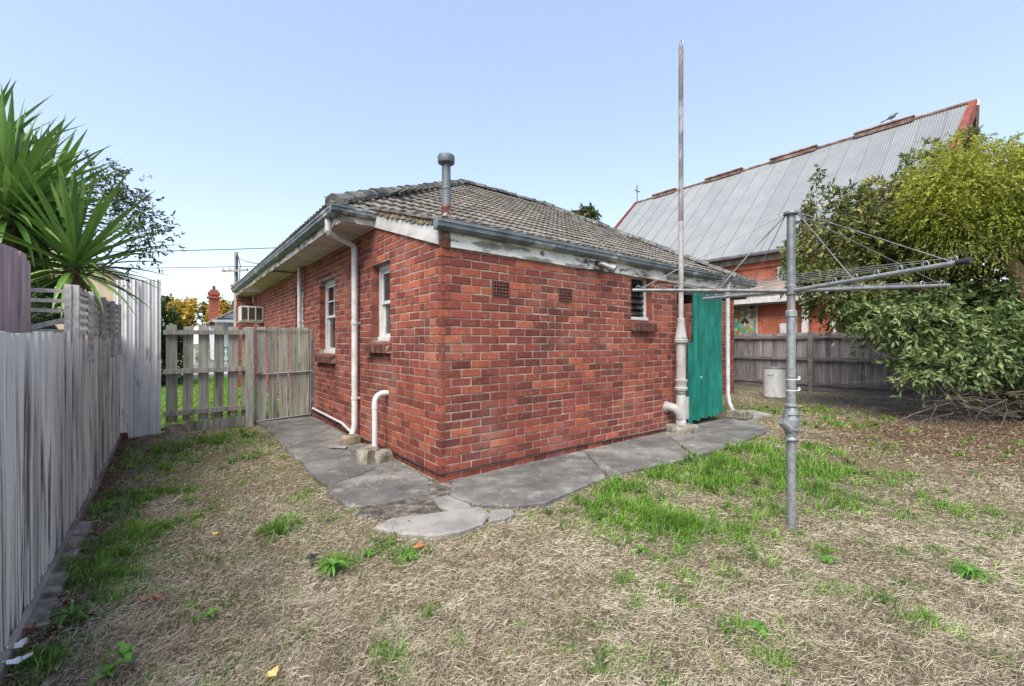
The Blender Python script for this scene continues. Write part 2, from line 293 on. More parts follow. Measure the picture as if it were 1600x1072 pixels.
# ------------------------------------------------------------------ ground
def arr_st(X, Y): return CT * (X - OX) + ST * (Y - OY), -ST * (X - OX) + CT * (Y - OY)
GREEN = []                                                # green patches of the yard: (px, py, rx, ry, strength)
for q in [(1020, 800, 100, 34, .95), (1120, 735, 110, 26, 1.), (980, 770, 70, 20, .9), (1240, 730, 100, 24, .9), (1300, 780, 90, 22, .55), (1180, 700, 120, 14, .9), (1045, 845, 46, 16, .8),
          (1330, 850, 70, 14, .4), (1280, 855, 24, 9, .8), (1515, 895, 30, 12, .8), (1500, 800, 90, 30, .35), (1590, 905, 26, 14, .7), (1180, 640, 40, 9, .8), (1260, 640, 60, 10, .7), (1320, 660, 60, 9, .5),
          (330, 690, 60, 16, .9), (260, 720, 70, 18, .6), (390, 700, 40, 12, .6), (210, 780, 60, 26, .55), (230, 830, 60, 26, .6), (170, 880, 50, 34, .6), (215, 905, 50, 30, .55), (100, 965, 40, 22, .4), (75, 1030, 36, 36, .42),
          (290, 880, 60, 30, .28), (440, 825, 26, 12, .6), (515, 880, 30, 14, .75), (585, 860, 20, 10, .5), (640, 870, 20, 10, .5), (470, 770, 20, 10, .4), (350, 790, 30, 14, .3), (720, 830, 40, 9, .5), (600, 850, 20, 8, .5),
          (975, 915, 24, 14, .55), (1050, 930, 18, 12, .4), (880, 930, 14, 9, .3), (700, 980, 60, 30, .10), (1180, 980, 40, 14, .3), (1380, 930, 80, 24, .22), (1440, 970, 60, 20, .2), (620, 1010, 30, 30, .18), (880, 1010, 24, 20, .2)]:
    k = (q[0] - 800) / FPX; Y = FPX * CH / (q[1] - 536); X = k * Y
    Yh = FPX * CH / (q[1] - q[3] - 536) - Y; GREEN.append((X, Y, q[2] / FPX * Y, max(Yh, .05), q[4] * (.8 if q[0] < 480 else .92)))
def green_at(X, Y):
    g = np.zeros_like(X)
    for (cx, cy, rx, ry, s_) in GREEN: g = np.maximum(g, s_ * np.exp(-((X - cx) / rx) ** 2 * .7 - ((Y - cy) / ry) ** 2 * .7))
    n = fbm(X, Y, 2.6, 3); n2 = fbm(X, Y, 7.0, 9)
    s, t = arr_st(X, Y)
    g = g * np.clip(.30 + 2.2 * n2 * np.clip(n * 1.9 - .25, 0, 1.2), 0, 1.35) + .13 * np.clip((n2 - .48) * 5, 0, 1) + .11 * np.clip((fbm(X, Y, 1.2, 15) - .52) * 6, 0, 1)
    lawn = np.clip((t - 5.1) / .8, 0, 1) * (s < 0.3) * (t < 19)
    return np.clip(np.maximum(g, lawn * .95), 0, 1)
def litter_at(X, Y):
    c = np.exp(-((X - 7.9) / 3.3) ** 2 - ((Y - 6.2) / 1.9) ** 2) * 1.3
    c2 = np.exp(-((X - 4.9) / .9) ** 2 - ((Y - 6.3) / .5) ** 2) * .45
    s, t = arr_st(X, Y)
    fence = np.exp(-((s + 2.62) / .16) ** 2) * (t < 4.7) * .9
    return np.clip(np.maximum(np.maximum(c, c2), fence) * (.45 + fbm(X, Y, 1.3, 21)) * 1.15, 0, 1)
def ground_z(X, Y):
    s, t = arr_st(X, Y)
    return (fbm(X, Y, 1.1, 40) - .5) * .05 + (fbm(X, Y, 5.5, 44) - .5) * .03 + (fbm(X, Y, 17, 46) - .5) * .018 - .012 - .05 * np.clip((t - 8) / 10, 0, 1)
def ground_material():
    m = bpy.data.materials.new('yard_soil'); m.use_nodes = True; n = m.node_tree; L = n.links.new; b = n.nodes['Principled BSDF']
    tc = n.nodes.new('ShaderNodeTexCoord')
    def nz(sc_, d=8):
        q = n.nodes.new('ShaderNodeTexNoise'); q.inputs['Scale'].default_value = sc_; q.inputs['Detail'].default_value = d; q.inputs['Roughness'].default_value = .7; L(tc.outputs['Object'], q.inputs['Vector']); return q.outputs[0]
    def mix(f, a, c):
        q = n.nodes.new('ShaderNodeMix'); q.data_type = 'RGBA'; L(f, q.inputs[0]); L(a, q.inputs[6]); L(c, q.inputs[7]); return q.outputs[2]
    dry = ramp(n, [(0.30, (0.085, 0.066, 0.045)), (0.5, (0.19, 0.155, 0.105)), (0.7, (0.32, 0.27, 0.185))]); L(nz(22), dry.inputs[0])
    grn = ramp(n, [(0.35, (0.06, 0.075, 0.025)), (0.5, (0.10, 0.145, 0.035)), (0.7, (0.17, 0.215, 0.06))]); L(nz(18), grn.inputs[0])
    lit = ramp(n, [(0.30, (0.035, 0.025, 0.018)), (0.5, (0.10, 0.064, 0.042)), (0.72, (0.22, 0.14, 0.085))]); L(nz(30), lit.inputs[0])
    ga = n.nodes.new('ShaderNodeAttribute'); ga.attribute_name = 'green'; la = n.nodes.new('ShaderNodeAttribute'); la.attribute_name = 'litter'
    c = mix(ga.outputs['Fac'], dry.outputs[0], grn.outputs[0]); c = mix(la.outputs['Fac'], c, lit.outputs[0])
    L(c, b.inputs['Base Color']); b.inputs['Roughness'].default_value = 1; b.inputs['Specular IOR Level'].default_value = .1
    bp = n.nodes.new('ShaderNodeBump'); bp.inputs['Strength'].default_value = .9; bp.inputs['Distance'].default_value = .03; L(nz(60, 6), bp.inputs['Height']); L(bp.outputs[0], b.inputs['Normal'])
    return m
def make_ground():
    xs = np.arange(-22, 16.01, .1); ys = np.arange(.2, 26.01, .1)
    X, Y = np.meshgrid(xs, ys); X = X.ravel(); Y = Y.ravel(); Z = ground_z(X, Y)
    edge = np.minimum(np.minimum(X + 22, 16 - X), 26 - Y); Z = np.where(edge < .6, Z - .1 * (1 - edge / .6), Z)
    S, T = arr_st(X, Y)
    nx, ny = len(xs), len(ys); i = (np.arange(ny - 1)[:, None] * nx + np.arange(nx - 1)[None, :]).ravel()
    tris = np.concatenate([np.stack([i, i + 1, i + nx + 1], 1), np.stack([i, i + nx + 1, i + nx], 1)])
    o = tri_mesh('ground', np.stack([S, T, Z], 1), tris, green_at(X, Y), ground_material())
    me = o.data
    for nm, fn in (('green', green_at), ('litter', litter_at)):
        a = me.attributes.new(nm, 'FLOAT', 'POINT'); a.data.foreach_set('value', fn(X, Y).astype(np.float32))
    me.polygons.foreach_set('use_smooth', [True] * len(me.polygons))
    tag(o, 'dry mown back yard ground with bare and green patches', 'ground', kind='structure')
make_ground()
M_far = mat('far_ground', [(0.3, (0.07, 0.085, 0.035)), (0.6, (0.12, 0.13, 0.06)), (0.8, (0.18, 0.16, 0.09))], scale=.4, rough=1, bump=0)
tag(MB().box(-700, 700, -300, 900, -1.2, -.13).build('terrain', M_far), 'wide flat suburb ground reaching the horizon', 'terrain', kind='structure')
M_road = mat('asphalt', [(0.3, (0.10, 0.10, 0.105)), (0.7, (0.16, 0.16, 0.165))], scale=8, rough=.9, bump=.3)
M_foot = mat('footpath_concrete', [(0.3, (0.30, 0.29, 0.28)), (0.7, (0.42, 0.41, 0.40))], scale=4, rough=.9, bump=.2)
mb = MB().box(-60, 60, 22.2, 31.5, -.3, -.055); tag(mb.build('road', M_road), 'grey asphalt street beyond the front lawn', 'road', kind='structure')
mb = MB().box(-60, 60, 19.2, 20.8, -.3, .02).box(-60, 60, 22.0, 22.19, -.3, .05).box(-60, 60, 31.51, 31.7, -.3, .05)
tag(mb.build('pavement', M_foot), 'pale concrete footpath and kerbs along the street', 'pavement', kind='structure')

# concrete round the house
SLABS = []
def slab(name, pxs, m, label, ztop=.032, cat='path', jag=.028):
    P = [(q[1], q[2], ztop) if q[0] == 'st' else gnd(q[0], q[1], ztop) for q in pxs]; Q = []
    for i, p in enumerate(P):
        q = P[(i + 1) % len(P)]; p = Vector(p); q = Vector(q); n = max(1, int((q - p).length / .12))
        for k in range(n):
            r = p.lerp(q, k / n)
            if jag and 'st' not in (pxs[i][0], pxs[(i + 1) % len(P)][0]): r = r + Vector((random.uniform(-jag, jag), random.uniform(-jag, jag), 0)) * (0.6 if k else .2)
            Q.append(r)
    n = len(Q); c = sum((v for v in Q), Vector()) / n
    ins = [v + (c - v).normalized() * .02 for v in Q]
    mb = MB(); top = [Vector((v.x, v.y, ztop + random.uniform(-.002, .002))) for v in ins]
    mb.add([Vector((v.x, v.y, -.12)) for v in Q] + [Vector((v.x, v.y, ztop - .014)) for v in Q] + top,
           [tuple(range(2 * n, 3 * n))] + [(i, (i + 1) % n, n + (i + 1) % n, n + i) for i in range(n)] + [(n + i, n + (i + 1) % n, 2 * n + (i + 1) % n, 2 * n + i) for i in range(n)])
    o = mb.build(name, m); SLABS.append([((c + (v - c) * .955).x, (c + (v - c) * .955).y) for v in Q]); tag(o, label, cat, kind='structure'); return o
def gz(x, y): return (x, y)
slab('path', [(411, 664), ('st', -.95, 4.95), ('st', -.035, 4.95), ('st', -.035, .98), (560, 741), (509, 757), (480, 732), (456, 708), (430, 682)], M_conc, 'dark stained concrete path beside the gate and side wall')
slab('path', [(511, 758), (562, 742), ('st', -.035, .97), ('st', -.035, .18), (672, 766), (640, 777), (600, 786), (565, 790), (540, 789), (522, 775)], M_conc, 'dark concrete path slab nearest the house corner', ztop=.028)
slab('path', [(702, 771), ('st', .10, -.05), ('st', 2.02, -.035), (948, 743), (890, 768), (850, 784), (800, 790), (745, 787)], M_conc, 'grey weathered slab along the rear wall by the corner', ztop=.034)
slab('path', [('st', 2.035, -.035), ('st', 3.80, -.035), (1084, 712), (1020, 727), (950, 742)], M_conc, 'weathered slab along the rear wall beyond the corner slab', ztop=.03)
slab('path', [('st', 3.815, -.035), ('st', 4.7, .0), ('st', 6.6, -.02), (1203, 671), (1150, 692), (1087, 711)], M_conc, 'pale stained slab in front of the green sheet', ztop=.028)
slab('path', [(1143, 644), (1178, 640), (1205, 647), (1160, 656), (1143, 655)], M_concl, 'small slab end behind the downpipe block', ztop=.03)
slab('path', [(585, 822), (610, 810), (680, 800), (752, 791), (765, 800), (755, 816), (722, 828), (675, 835), (625, 832)], M_concl, 'pale smooth concrete lip in front of the house corner', ztop=.028)
slab('path', [(766, 796), (800, 794), (806, 800), (790, 808), (762, 812)], M_concl, 'small pale concrete fragment beside the front lip', ztop=.036)
slab('path', [(678, 778), (698, 772), (735, 787), (742, 797), (705, 797), (686, 790)], M_concl, 'cracked pale concrete piece under the house corner', ztop=.042)
M_soil = mat('damp_soil', [(0.3, (0.05, 0.045, 0.04)), (0.6, (0.13, 0.115, 0.10)), (0.8, (0.24, 0.22, 0.19))], scale=12, rough=1, bump=.9, bscale=40, bdist=.02)
o = slab('soil', [(545, 800), (575, 789), (640, 778), (672, 766), ('st', -.04, .22), ('st', .14, -.05), (702, 773), (690, 800), (640, 806), (600, 812), (575, 812)], M_soil, 'patch of damp dark soil between the path slabs', ztop=.02, cat='soil')
# ------------------------------------------------------------------ the brick house
house = thing('brick_house', 'red brick house with grey tiled hip roof and peeling eaves', 'house', (0, 0, 0))
BH, BL_, CR = .076, .230, .086
NC = 27
def brick_mesh(seed, chip=.0055):
    r = random.Random(seed); mb = MB(); j = lambda a: a + r.uniform(-chip, chip)
    hx, hz, c = .115, .038, .006
    F = [(-hx + c, 0, -hz + c), (hx - c, 0, -hz + c), (hx - c, 0, hz - c), (-hx + c, 0, hz - c)]
    B = [(-hx, .006, -hz), (hx, .006, -hz), (hx, .006, hz), (-hx, .006, hz)]
    F = [(j(x), r.uniform(-.002, .002), j(z)) for (x, y, z) in F]; B = [(x + r.uniform(-.0015, .0015), y, z + r.uniform(-.0015, .0015)) for (x, y, z) in B]
    D = [(x, .05, z) for (x, y, z) in B]
    mb.add(F + B + D, [(0, 1, 2, 3), (0, 4, 5, 1), (1, 5, 6, 2), (2, 6, 7, 3), (3, 7, 4, 0), (4, 8, 9, 5), (5, 9, 10, 6), (6, 10, 11, 7), (7, 11, 8, 4)])
    return mb
BTEMP = [brick_mesh(i) for i in range(6)]
BMESH = [mesh_only(b, 'brick') for b in BTEMP]
def wall_bricks(a0, a1, z0, ncourse, holes, ztop, odd_first, headers=0.0, seed=1):
    r = random.Random(seed); out = []
    for c in range(ncourse):
        zb = z0 + c * CR + .005; zt = zb + BH; zc = (zb + zt) / 2
        a = a0; first = True
        while a < a1 - .03:
            L = BL_
            if first and (c % 2) == odd_first: L = .11
            elif r.random() < headers: L = .11
            first = False
            e = min(a + L, a1)
            segs = [(a, e)]
            for (h0, h1, hz0, hz1) in holes:
                if zb < hz1 - .02 and zt > hz0 + .02:
                    ns = []
                    for (p, q) in segs:
                        if q <= h0 or p >= h1: ns.append((p, q)); continue
                        if p < h0: ns.append((p, h0 - .003))
                        if q > h1: ns.append((h1 + .003, q))
                    segs = ns
            for (p, q) in segs:
                if q - p > .035 and zt < ztop((p + q) / 2) + .06: out.append((p, q, zc + r.uniform(-.002, .002)))
            a = e + .010
    return out
BR_ALL = []
# rear wall of the wing: front faces -t, at t = 0; side wall: front faces -s, at s = 0
WIN_R = (3.05, 3.555, 1.72, 2.37)
V1, V2 = (.616, .846, 1.896, 2.058), (1.608, 1.838, 1.896, 2.058)
rear = wall_bricks(0, 4.24, 0, NC, [WIN_R, V1, V2], lambda a: 9, 1, 0.03, 11)
A_, B_, C_ = (1.256, 1.869, 1.415, 2.40), (3.467, 4.405, 1.21, 2.47), (5.56, 6.28, 1.21, 2.47)
ztl = lambda t: (2.34 + .31 * t) if t < 1.82 else 2.93
side = wall_bricks(0, 12.2, 0, 34, [A_, B_, C_, (10.15, 10.75, 1.98, 2.42)], ztl, 0, 0.25, 12)
main = wall_bricks(4.25, 10.2, 0, 33, [], lambda a: 9, 0, 0.05, 13)
wingr = wall_bricks(0.01, 1.8, 0, 32, [], ztl, 0, .05, 14)
farw = wall_bricks(-.45, -.01, 0, 33, [], lambda a: 9, 0, .05, 15)
def holes_wall(mb, a0, a1, z0, zt, holes, put):
    xs = sorted(set([a0, a1, 1.82] + [h for q in holes for h in q[:2]])); xs = [x for x in xs if a0 <= x <= a1]
    for p, q in zip(xs[:-1], xs[1:]):
        hs = [h for h in holes if h[0] <= p + 1e-6 and h[1] >= q - 1e-6]
        bands = []; z = z0
        for h in hs: bands.append((z, h[2], False)); z = h[3]
        bands.append((z, None, True))
        for (b0, b1, top) in bands: put(mb, p, q, b0, zt(p + 1e-4) if top else b1, zt(q - 1e-4) if top else b1)
def put_rear(mb, p, q, z0, za, zb): mb.hexa([(p, .005, z0), (q, .005, z0), (q, .22, z0), (p, .22, z0)], [(p, .005, za), (q, .005, zb), (q, .22, zb), (p, .22, za)])
def put_side(mb, p, q, z0, za, zb): mb.hexa([(.005, p, z0), (.22, p, z0), (.22, q, z0), (.005, q, z0)], [(.005, p, za), (.22, p, za), (.22, q, zb), (.005, q, zb)])
mb = MB(); holes_wall(mb, .005, 4.235, -.1, lambda a: 2.50, [WIN_R], put_rear); rear_w = mb.build('rear_wall', M_mortar, house)
mb = MB(); holes_wall(mb, .222, 12.2, -.1, ztl, [A_, B_, C_], put_side); side_w = mb.build('side_wall', M_mortar, house)
back_w = MB().box(4.25, 10.2, 1.825, 2.03, -.1, 2.93).build('set_back_wall', M_mortar, house)
wing_w = MB().hexa([(4.018, .223, -.1), (4.234, .223, -.1), (4.234, 1.825, -.1), (4.018, 1.825, -.1)], [(4.018, .223, 2.52), (4.234, .223, 2.52), (4.234, 1.825, 2.95), (4.018, 1.825, 2.95)]).build('wing_wall', M_mortar, house)
MB().box(10.0, 10.195, 2.032, 12.2, -.1, 2.93).build('end_wall', M_mortar, house)
front_w = MB().box(-.45, 0.0, 12.205, 12.4, -.1, 2.93).build('front_wall', M_mortar, house)
cam_f = Vector(fr(0, 0, CH))
allb = []
for (p, q, z) in rear:
    allb.append((Vector(((p + q) / 2, 0, z)), (0, 0, 0), q - p, 'r'))
for (p, q, z) in side:
    allb.append((Vector((0, (p + q) / 2, z)), (0, 0, -math.pi / 2), q - p, 's'))
def seen(b):
    d = b[0] - cam_f; n = Vector((0, -1, 0)) if b[3] == 'r' else Vector((-1, 0, 0))
    return (-d.normalized().dot(n)) * b[2] / d.length_squared
allb.sort(key=seen, reverse=True)
def mass_add(mb, b, seed):
    t = BTEMP[seed % 6]; M = Matrix.Translation(b[0]) @ Matrix.Rotation(b[1][2], 4, 'Z'); sx = b[2] / .230
    mb.add([M @ Vector((x * sx, y, z)) for (x, y, z) in t.v], t.f, (seed * .61803) % 1.0)
mr, ms_, mm, mf, mw = MB(), MB(), MB(), MB(), MB()
for i, b in enumerate(allb):
    if i < 300: piece('brick', BMESH[i % 6], M_brick, rear_w if b[3] == 'r' else side_w, b[0] + Vector((0, random.uniform(-.002, .001), 0) if b[3] == 'r' else (random.uniform(-.002, .001), 0, 0)), b[1], (b[2] / .230, 1, 1))
    else: mass_add(mr if b[3] == 'r' else ms_, b, random.randrange(100000))
for (p, q, z) in main: mass_add(mm, (Vector(((p + q) / 2, 1.82, z)), (0, 0, 0), q - p), random.randrange(100000))
for (p, q, z) in farw: mass_add(mf, (Vector(((p + q) / 2, 12.2, z)), (0, 0, 0), q - p), random.randrange(100000))
for (p, q, z) in wingr: mass_add(mw, (Vector((4.24, (p + q) / 2, z)), (0, 0, math.pi / 2), q - p), random.randrange(100000))
tag(mr.build('brick_courses', M_brick_a, rear_w, tone=True), kind='stuff'); tag(ms_.build('brick_courses', M_brick_a, side_w, tone=True), kind='stuff'); tag(mm.build('brick_courses', M_brick_a, back_w, tone=True), kind='stuff'); tag(mf.build('brick_courses', M_brick_a, front_w, tone=True), kind='stuff'); tag(mw.build('brick_courses', M_brick_a, wing_w, tone=True), kind='stuff')
# footing course under the brickwork
mb = MB().box(-.02, 4.26, -.02, .0, -.1, .02).box(-.02, .0, .0, 12.2, -.1, .02); mb.build('footing', M_concold, house, jit=.004)

# vent bricks
for v in (V1, V2):
    a0, a1, z0, z1 = v; mb = MB(); y0, y1 = -.004, .02
    nx_, nz_ = 5, 4; MB().box(a0 + .004, a1 - .004, -.003, .004, z0, z1).build('vent_shade_backing', M_void, rear_w)  # near-black sheet behind the grid stands in for shade in the holes
    wv, wh = .011, .016
    for i in range(nx_ + 1):
        x = a0 + .004 + (a1 - a0 - .008 - wv) * i / nx_; e = .012 if i in (0, nx_) else 0; mb.box(x, x + wv, -.016, -.0035, z0 + .002, z1 - .002)
    for k in range(nz_ + 1):
        z = z0 + .002 + (z1 - z0 - .004 - wh) * k / nz_; mb.box(a0 + .006, a1 - .006, -.014, -.0036, z, z + wh)
    mb.build('vent_brick', M_terracotta, rear_w)

# windows of the side wall: reveals of brick, timber frame, sash, pane, brick sill
def side_window(h, bars, sillrow, ajar=False):
    t0, t1, z0, z1 = h; rv = .105
    w_ = MB()
    fw = .07
    w_.box(rv, rv + .08, t0, t0 + fw, z0, z1).box(rv, rv + .08, t1 - fw, t1, z0, z1).box(rv, rv + .08, t0 + fw, t1 - fw, z1 - fw, z1).box(rv - .045, rv + .08, t0 + fw, t1 - fw, z0, z0 + .05)
    win = w_.build('window', M_white, house, bevel=.004)
    zs = (z0 + z1) / 2
    sash = MB(); a, b = t0 + fw + .002, t1 - fw - .002; sw = .042
    for (s0, zz0, zz1) in ((rv + .012, zs - .015, z1 - fw - .002), (rv + .042, z0 + .052, zs + .02)):
        sash.box(s0, s0 + .028, a, a + sw, zz0, zz1).box(s0, s0 + .028, b - sw, b, zz0, zz1).box(s0, s0 + .028, a + sw, b - sw, zz1 - sw, zz1).box(s0, s0 + .028, a + sw, b - sw, zz0, zz0 + sw)
        if bars and zz1 > zs + .1:
            m_ = (zz0 + zz1) / 2; sash.box(s0 + .004, s0 + .024, a + sw, b - sw, m_ - .012, m_ + .012); c = (a + b) / 2
            sash.box(s0 + .0045, s0 + .0235, c - .012, c + .012, zz0 + sw, m_ - .013).box(s0 + .0045, s0 + .0235, c - .012, c + .012, m_ + .013, zz1 - sw)
    sash.build('sash', M_white, win)
    MB().box(rv + .026, rv + .031, a + .01, b - .01, zs, z1 - fw - .02).box(rv + .055, rv + .06, a + .01, b - .01, z0 + .06, zs).build('pane', M_glass, win)
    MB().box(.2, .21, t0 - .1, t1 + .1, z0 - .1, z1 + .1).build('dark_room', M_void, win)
    n = int((t1 - t0 + .10) / .086)                                 # sill of bricks on edge
    for i in range(n):
        x = t0 - .05 + (t1 - t0 + .10) * i / n
        sb = MB().hexa([(-.085, x + .004, z0 - .155), (rv - .05, x + .004, z0 - .115), (rv - .05, x + .080, z0 - .115), (-.085, x + .080, z0 - .155)],
                       [(-.085, x + .004, z0 - .045), (rv - .05, x + .004, z0 - .002), (rv - .05, x + .080, z0 - .002), (-.085, x + .080, z0 - .045)])
        sb.build('sill_brick', M_sillbrick, win, bevel=.004, jit=.002)
    MB().box(-.07, rv - .05, t0 - .046, t1 + .046, z0 - .15, z0 - .06).build('sill_mortar', M_mortar, win)
    return win
side_window(A_, False, 1); side_window(B_, True, 1); side_window(C_, True, 1)
rev = MB()                                                          # brick-coloured reveal faces behind the openings
for h in (A_, B_, C_):
    t0, t1, z0, z1 = h; z = math.ceil(z0 / CR) * CR
    while z + BH < z1: rev.box(.004, .10, t1 - .006, t1 + .02, z + .005, z + BH + .004, random.random()); z += CR
tag(rev.build('reveal_brick_courses', M_brick_a, side_w, tone=True), kind='stuff')
# rear window with louvres
s0, s1, z0, z1 = WIN_R
w_ = MB().box(s0, s0 + .05, .10, .17, z0, z1).box(s1 - .05, s1, .10, .17, z0, z1).box(s0 + .05, s1 - .05, .10, .17, z1 - .04, z1).box(s0 - .0, s1 + .0, .06, .17, z0 - .02, z0 + .045)
win = w_.build('window', M_white, house, bevel=.004)
for i in range(6):
    z = z0 + .075 + i * (z1 - z0 - .12) / 6
    MB().hexa([(s0 + .052, .105, z), (s1 - .052, .105, z), (s1 - .052, .111, z), (s0 + .052, .111, z)], [(s0 + .052, .150, z + .088), (s1 - .052, .150, z + .088), (s1 - .052, .156, z + .088), (s0 + .052, .156, z + .088)]).build('louvre_pane', M_glass, win)
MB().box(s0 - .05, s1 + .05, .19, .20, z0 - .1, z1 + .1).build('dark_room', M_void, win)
for i in range(7):
    x = s0 - .03 + (s1 - s0 + .06) * i / 7
    MB().hexa([(x + .004, -.07, z0 - .165), (x + .074, -.07, z0 - .165), (x + .074, .06, z0 - .14), (x + .004, .06, z0 - .14)], [(x + .004, -.07, z0 - .05), (x + .074, -.07, z0 - .05), (x + .074, .06, z0 - .022), (x + .004, .06, z0 - .022)]).build('sill_brick', M_sillbrick, win, bevel=.004, jit=.002)
rev = MB(); z = math.ceil(z0 / CR) * CR
while z + BH < z1: rev.box(s1 - .006, s1 + .02, .004, .10, z + .005, z + BH + .004, random.random()); z += CR
tag(rev.build('reveal_brick_courses', M_brick_a, rear_w, tone=True), kind='stuff')

# roof: four hip faces and the low rear lean-to
E1, E2, A1, A2 = Vector((-.55, 1.72, 3.08)), Vector((11.0, 1.72, 3.10)), Vector((4.63, 7.0, 6.03)), Vector((7.81, 7.0, 6.03))
E3, E4 = Vector((11.0, 12.3, 3.10)), Vector((-.55, 12.3, 3.08))
LT0, LT1, LZ0, LP = -.12, 1.76, 2.575, .305
dn = Vector((0, 0, -.045))
mb = MB()
for poly in ([E1, E2, A2, A1], [E4, E1, A1], [E2, E3, A2], [E3, E4, A1, A2]): mb.prism([p + dn for p in poly], (0, 0, -.03))
lz = lambda t: LZ0 + LP * (t - LT0)
mb.prism([(-.03, LT0, lz(LT0) - .03), (6.85, LT0, lz(LT0) - .03), (6.85, LT1, lz(LT1) - .03), (-.03, LT1, lz(LT1) - .03)], (0, 0, -.03))
roof = mb.build('roof', M_cwood, house)
def tile_mesh(seed):
    r = random.Random(seed); mb = MB(); n = 8; Wd, Ln = .30, .40
    prof = [(-.15, .008), (-.115, .020), (-.075, .006), (-.03, .003), (0.01, .018), (.045, .020), (.08, .004), (.15, .003)]
    vs = []
    for y in (0, Ln):
        for (x, z) in prof: vs.append((x, y, z + (.036 if y == 0 else -.004) + r.uniform(-.002, .002)))
    for (x, z) in prof: vs.append((x, 0.004, .0))
    fs = [(i, i + 1, n + i + 1, n + i) for i in range(n - 1)] + [(2 * n + i, 2 * n + i + 1, i + 1, i) for i in range(n - 1)]
    fs += [(2 * n, 0, n), (n - 1, 3 * n - 1, 2 * n - 1)]
    mb.add(vs, fs); return mb
TTEMP = [tile_mesh(i) for i in range(5)]; TMESH = [mesh_only(t, 'roof_tile') for t in TTEMP]
tiles = []
def face_tiles(org, along, upslope, rows, rng_fn, gauge, rank0):
    al, up = along.normalized(), upslope.normalized(); nn = al.cross(up)
    R = Matrix((al, up, nn)).transposed().to_4x4()
    for i in range(rows):
        lo, hi = rng_fn(i * gauge); x = lo + .15 + (i % 2) * .0
        while x < hi - .02:
            p = org + al * x + up * (i * gauge); tiles.append((p, R, rank0 + (p - cam_f).length)); x += .30
up = Vector((0, 1, (6.03 - 3.08) / 5.28)); ul = up.length
face_tiles(Vector((0, 1.70, 3.045)), Vector((1, 0, 0)), up, 19, lambda d: (-.55 + (d / ul) * .981, 11.0 - (d / ul) * .604), .325, 0)
upL = Vector((0, 1, LP)); face_tiles(Vector((0, LT0, LZ0 - .03)), Vector((1, 0, 0)), upL, 6, lambda d: (-.06, 6.85), .325, -3)
upS = Vector((1, 0, (6.03 - 3.08) / 5.18)); ulS = upS.length
face_tiles(Vector((-.57, 12.3, 3.045)), Vector((0, -1, 0)), upS, 18, lambda d: ((d / ulS) * 1.02, 10.58 - (d / ulS) * 1.02), .325, 100)
tiles.sort(key=lambda q: q[2])
mt = MB()
for i, (p, R, d) in enumerate(tiles):
    j = Matrix.Rotation(random.uniform(-.012, .012), 4, 'Z') @ Matrix.Rotation(random.uniform(-.01, .02), 4, 'X')
    if i < 300: piece('roof_tile', TMESH[i % 5], M_tile, roof, p, (R @ j).to_euler())
    else:
        t = TTEMP[i % 5]; M = Matrix.Translation(p) @ R @ j; mt.add([M @ Vector(v) for v in t.v], t.f, random.random())
tag(mt.build('roof_tile_courses', M_tile_a, roof, tone=True), kind='stuff')
def cap_mesh(seed):
    r = random.Random(seed); mb = MB(); n = 7; vs = []; fs = []
    for (y, rad) in ((0, .125), (.03, .118), (.44, .098)):
        for k in range(n):
            a = math.pi * (k / (n - 1)); x = math.cos(a) * rad; z = math.sin(a) * rad * (1.0 if k != 3 else 1.1); vs.append((x, y, z - .035 + r.uniform(-.003, .003)))
    for i in range(2):
        for k in range(n - 1): fs.append((i * n + k + 1, i * n + k, (i + 1) * n + k, (i + 1) * n + k + 1))
    fs.append(tuple(range(n))); mb.add(vs, fs); return mesh_only(mb, 'ridge_cap')
CM = [cap_mesh(i) for i in range(3)]
def caps(p, q):
    d = q - p; n = int(d.length / .38); y = d.normalized(); x = y.cross(Vector((0, 0, 1))).normalized(); z = x.cross(y)
    R = Matrix((x, y, z)).transposed().to_4x4()
    for i in range(n):
        o_ = p.lerp(q, (i + .1) / n) + Vector((0, 0, random.uniform(-.012, .02)))
        piece('ridge_cap', CM[i % 3], M_cap, roof, o_, (R @ Matrix.Rotation(random.uniform(-.05, .05), 4, 'Z') @ Matrix.Rotation(random.uniform(-.06, .06), 4, 'Y')).to_euler())
up_ = Vector((0, 0, .035))
caps(E1 + up_ + Vector((.02, .02, 0)), A1 + up_); caps(E2 + up_, A2 + up_); caps(A2 + up_, A1 + up_); caps(E4 + up_, A1 + up_); caps(E3 + up_, A2 + up_)
# crumbling bedding mortar along the verge over the barge board
mb = MB()
for i in range(26):
    t = .10 + i * .066; z = lz(t) - .045 + random.uniform(-.012, .004); mb.box(-.04 - random.uniform(0, .012), .05, t, t + random.uniform(.05, .11), z - .03, z + random.uniform(.0, .012))
mb.build('verge_mortar', mat('verge_mortar', [(0.2, (0.10, 0.08, 0.055)), (0.8, (0.30, 0.25, 0.18))], scale=12, rough=1, bump=.8), roof, jit=.008)

# eaves timber
P = [(-.03, .02, 2.352), (-.03, 1.82, 2.907), (-.03, 1.86, 3.08), (-.03, .30, 2.615), (-.03, .02, 2.53)]
MB().prism(P, (.026, 0, 0)).build('barge_board', M_barge, house, bevel=.004)
nseg = 14; mb = MB()
for i in range(nseg):                                     # rear fascia: a wavy, split board
    a = .10 + (6.82 - .10) * i / nseg; b = .10 + (6.82 - .10) * (i + 1) / nseg - .002
    e = random.uniform(-.012, .012); mb.box(a, b, -.022 - random.uniform(0, .004), -.002, 2.335 + e * .3, 2.49 - abs(e))
mb.build('fascia', M_peel, house, jit=.003)
MB().box(.012, .10, -.02, -.004, 2.325, 2.42).build('exposed_end_brick', M_sillbrick, house)
MB().box(4.25, 6.80, .0, 1.8, 2.44, 2.46).box(4.25, 6.83, -.0, .05, 2.30, 2.438).build('porch_ceiling', M_soffit, house)
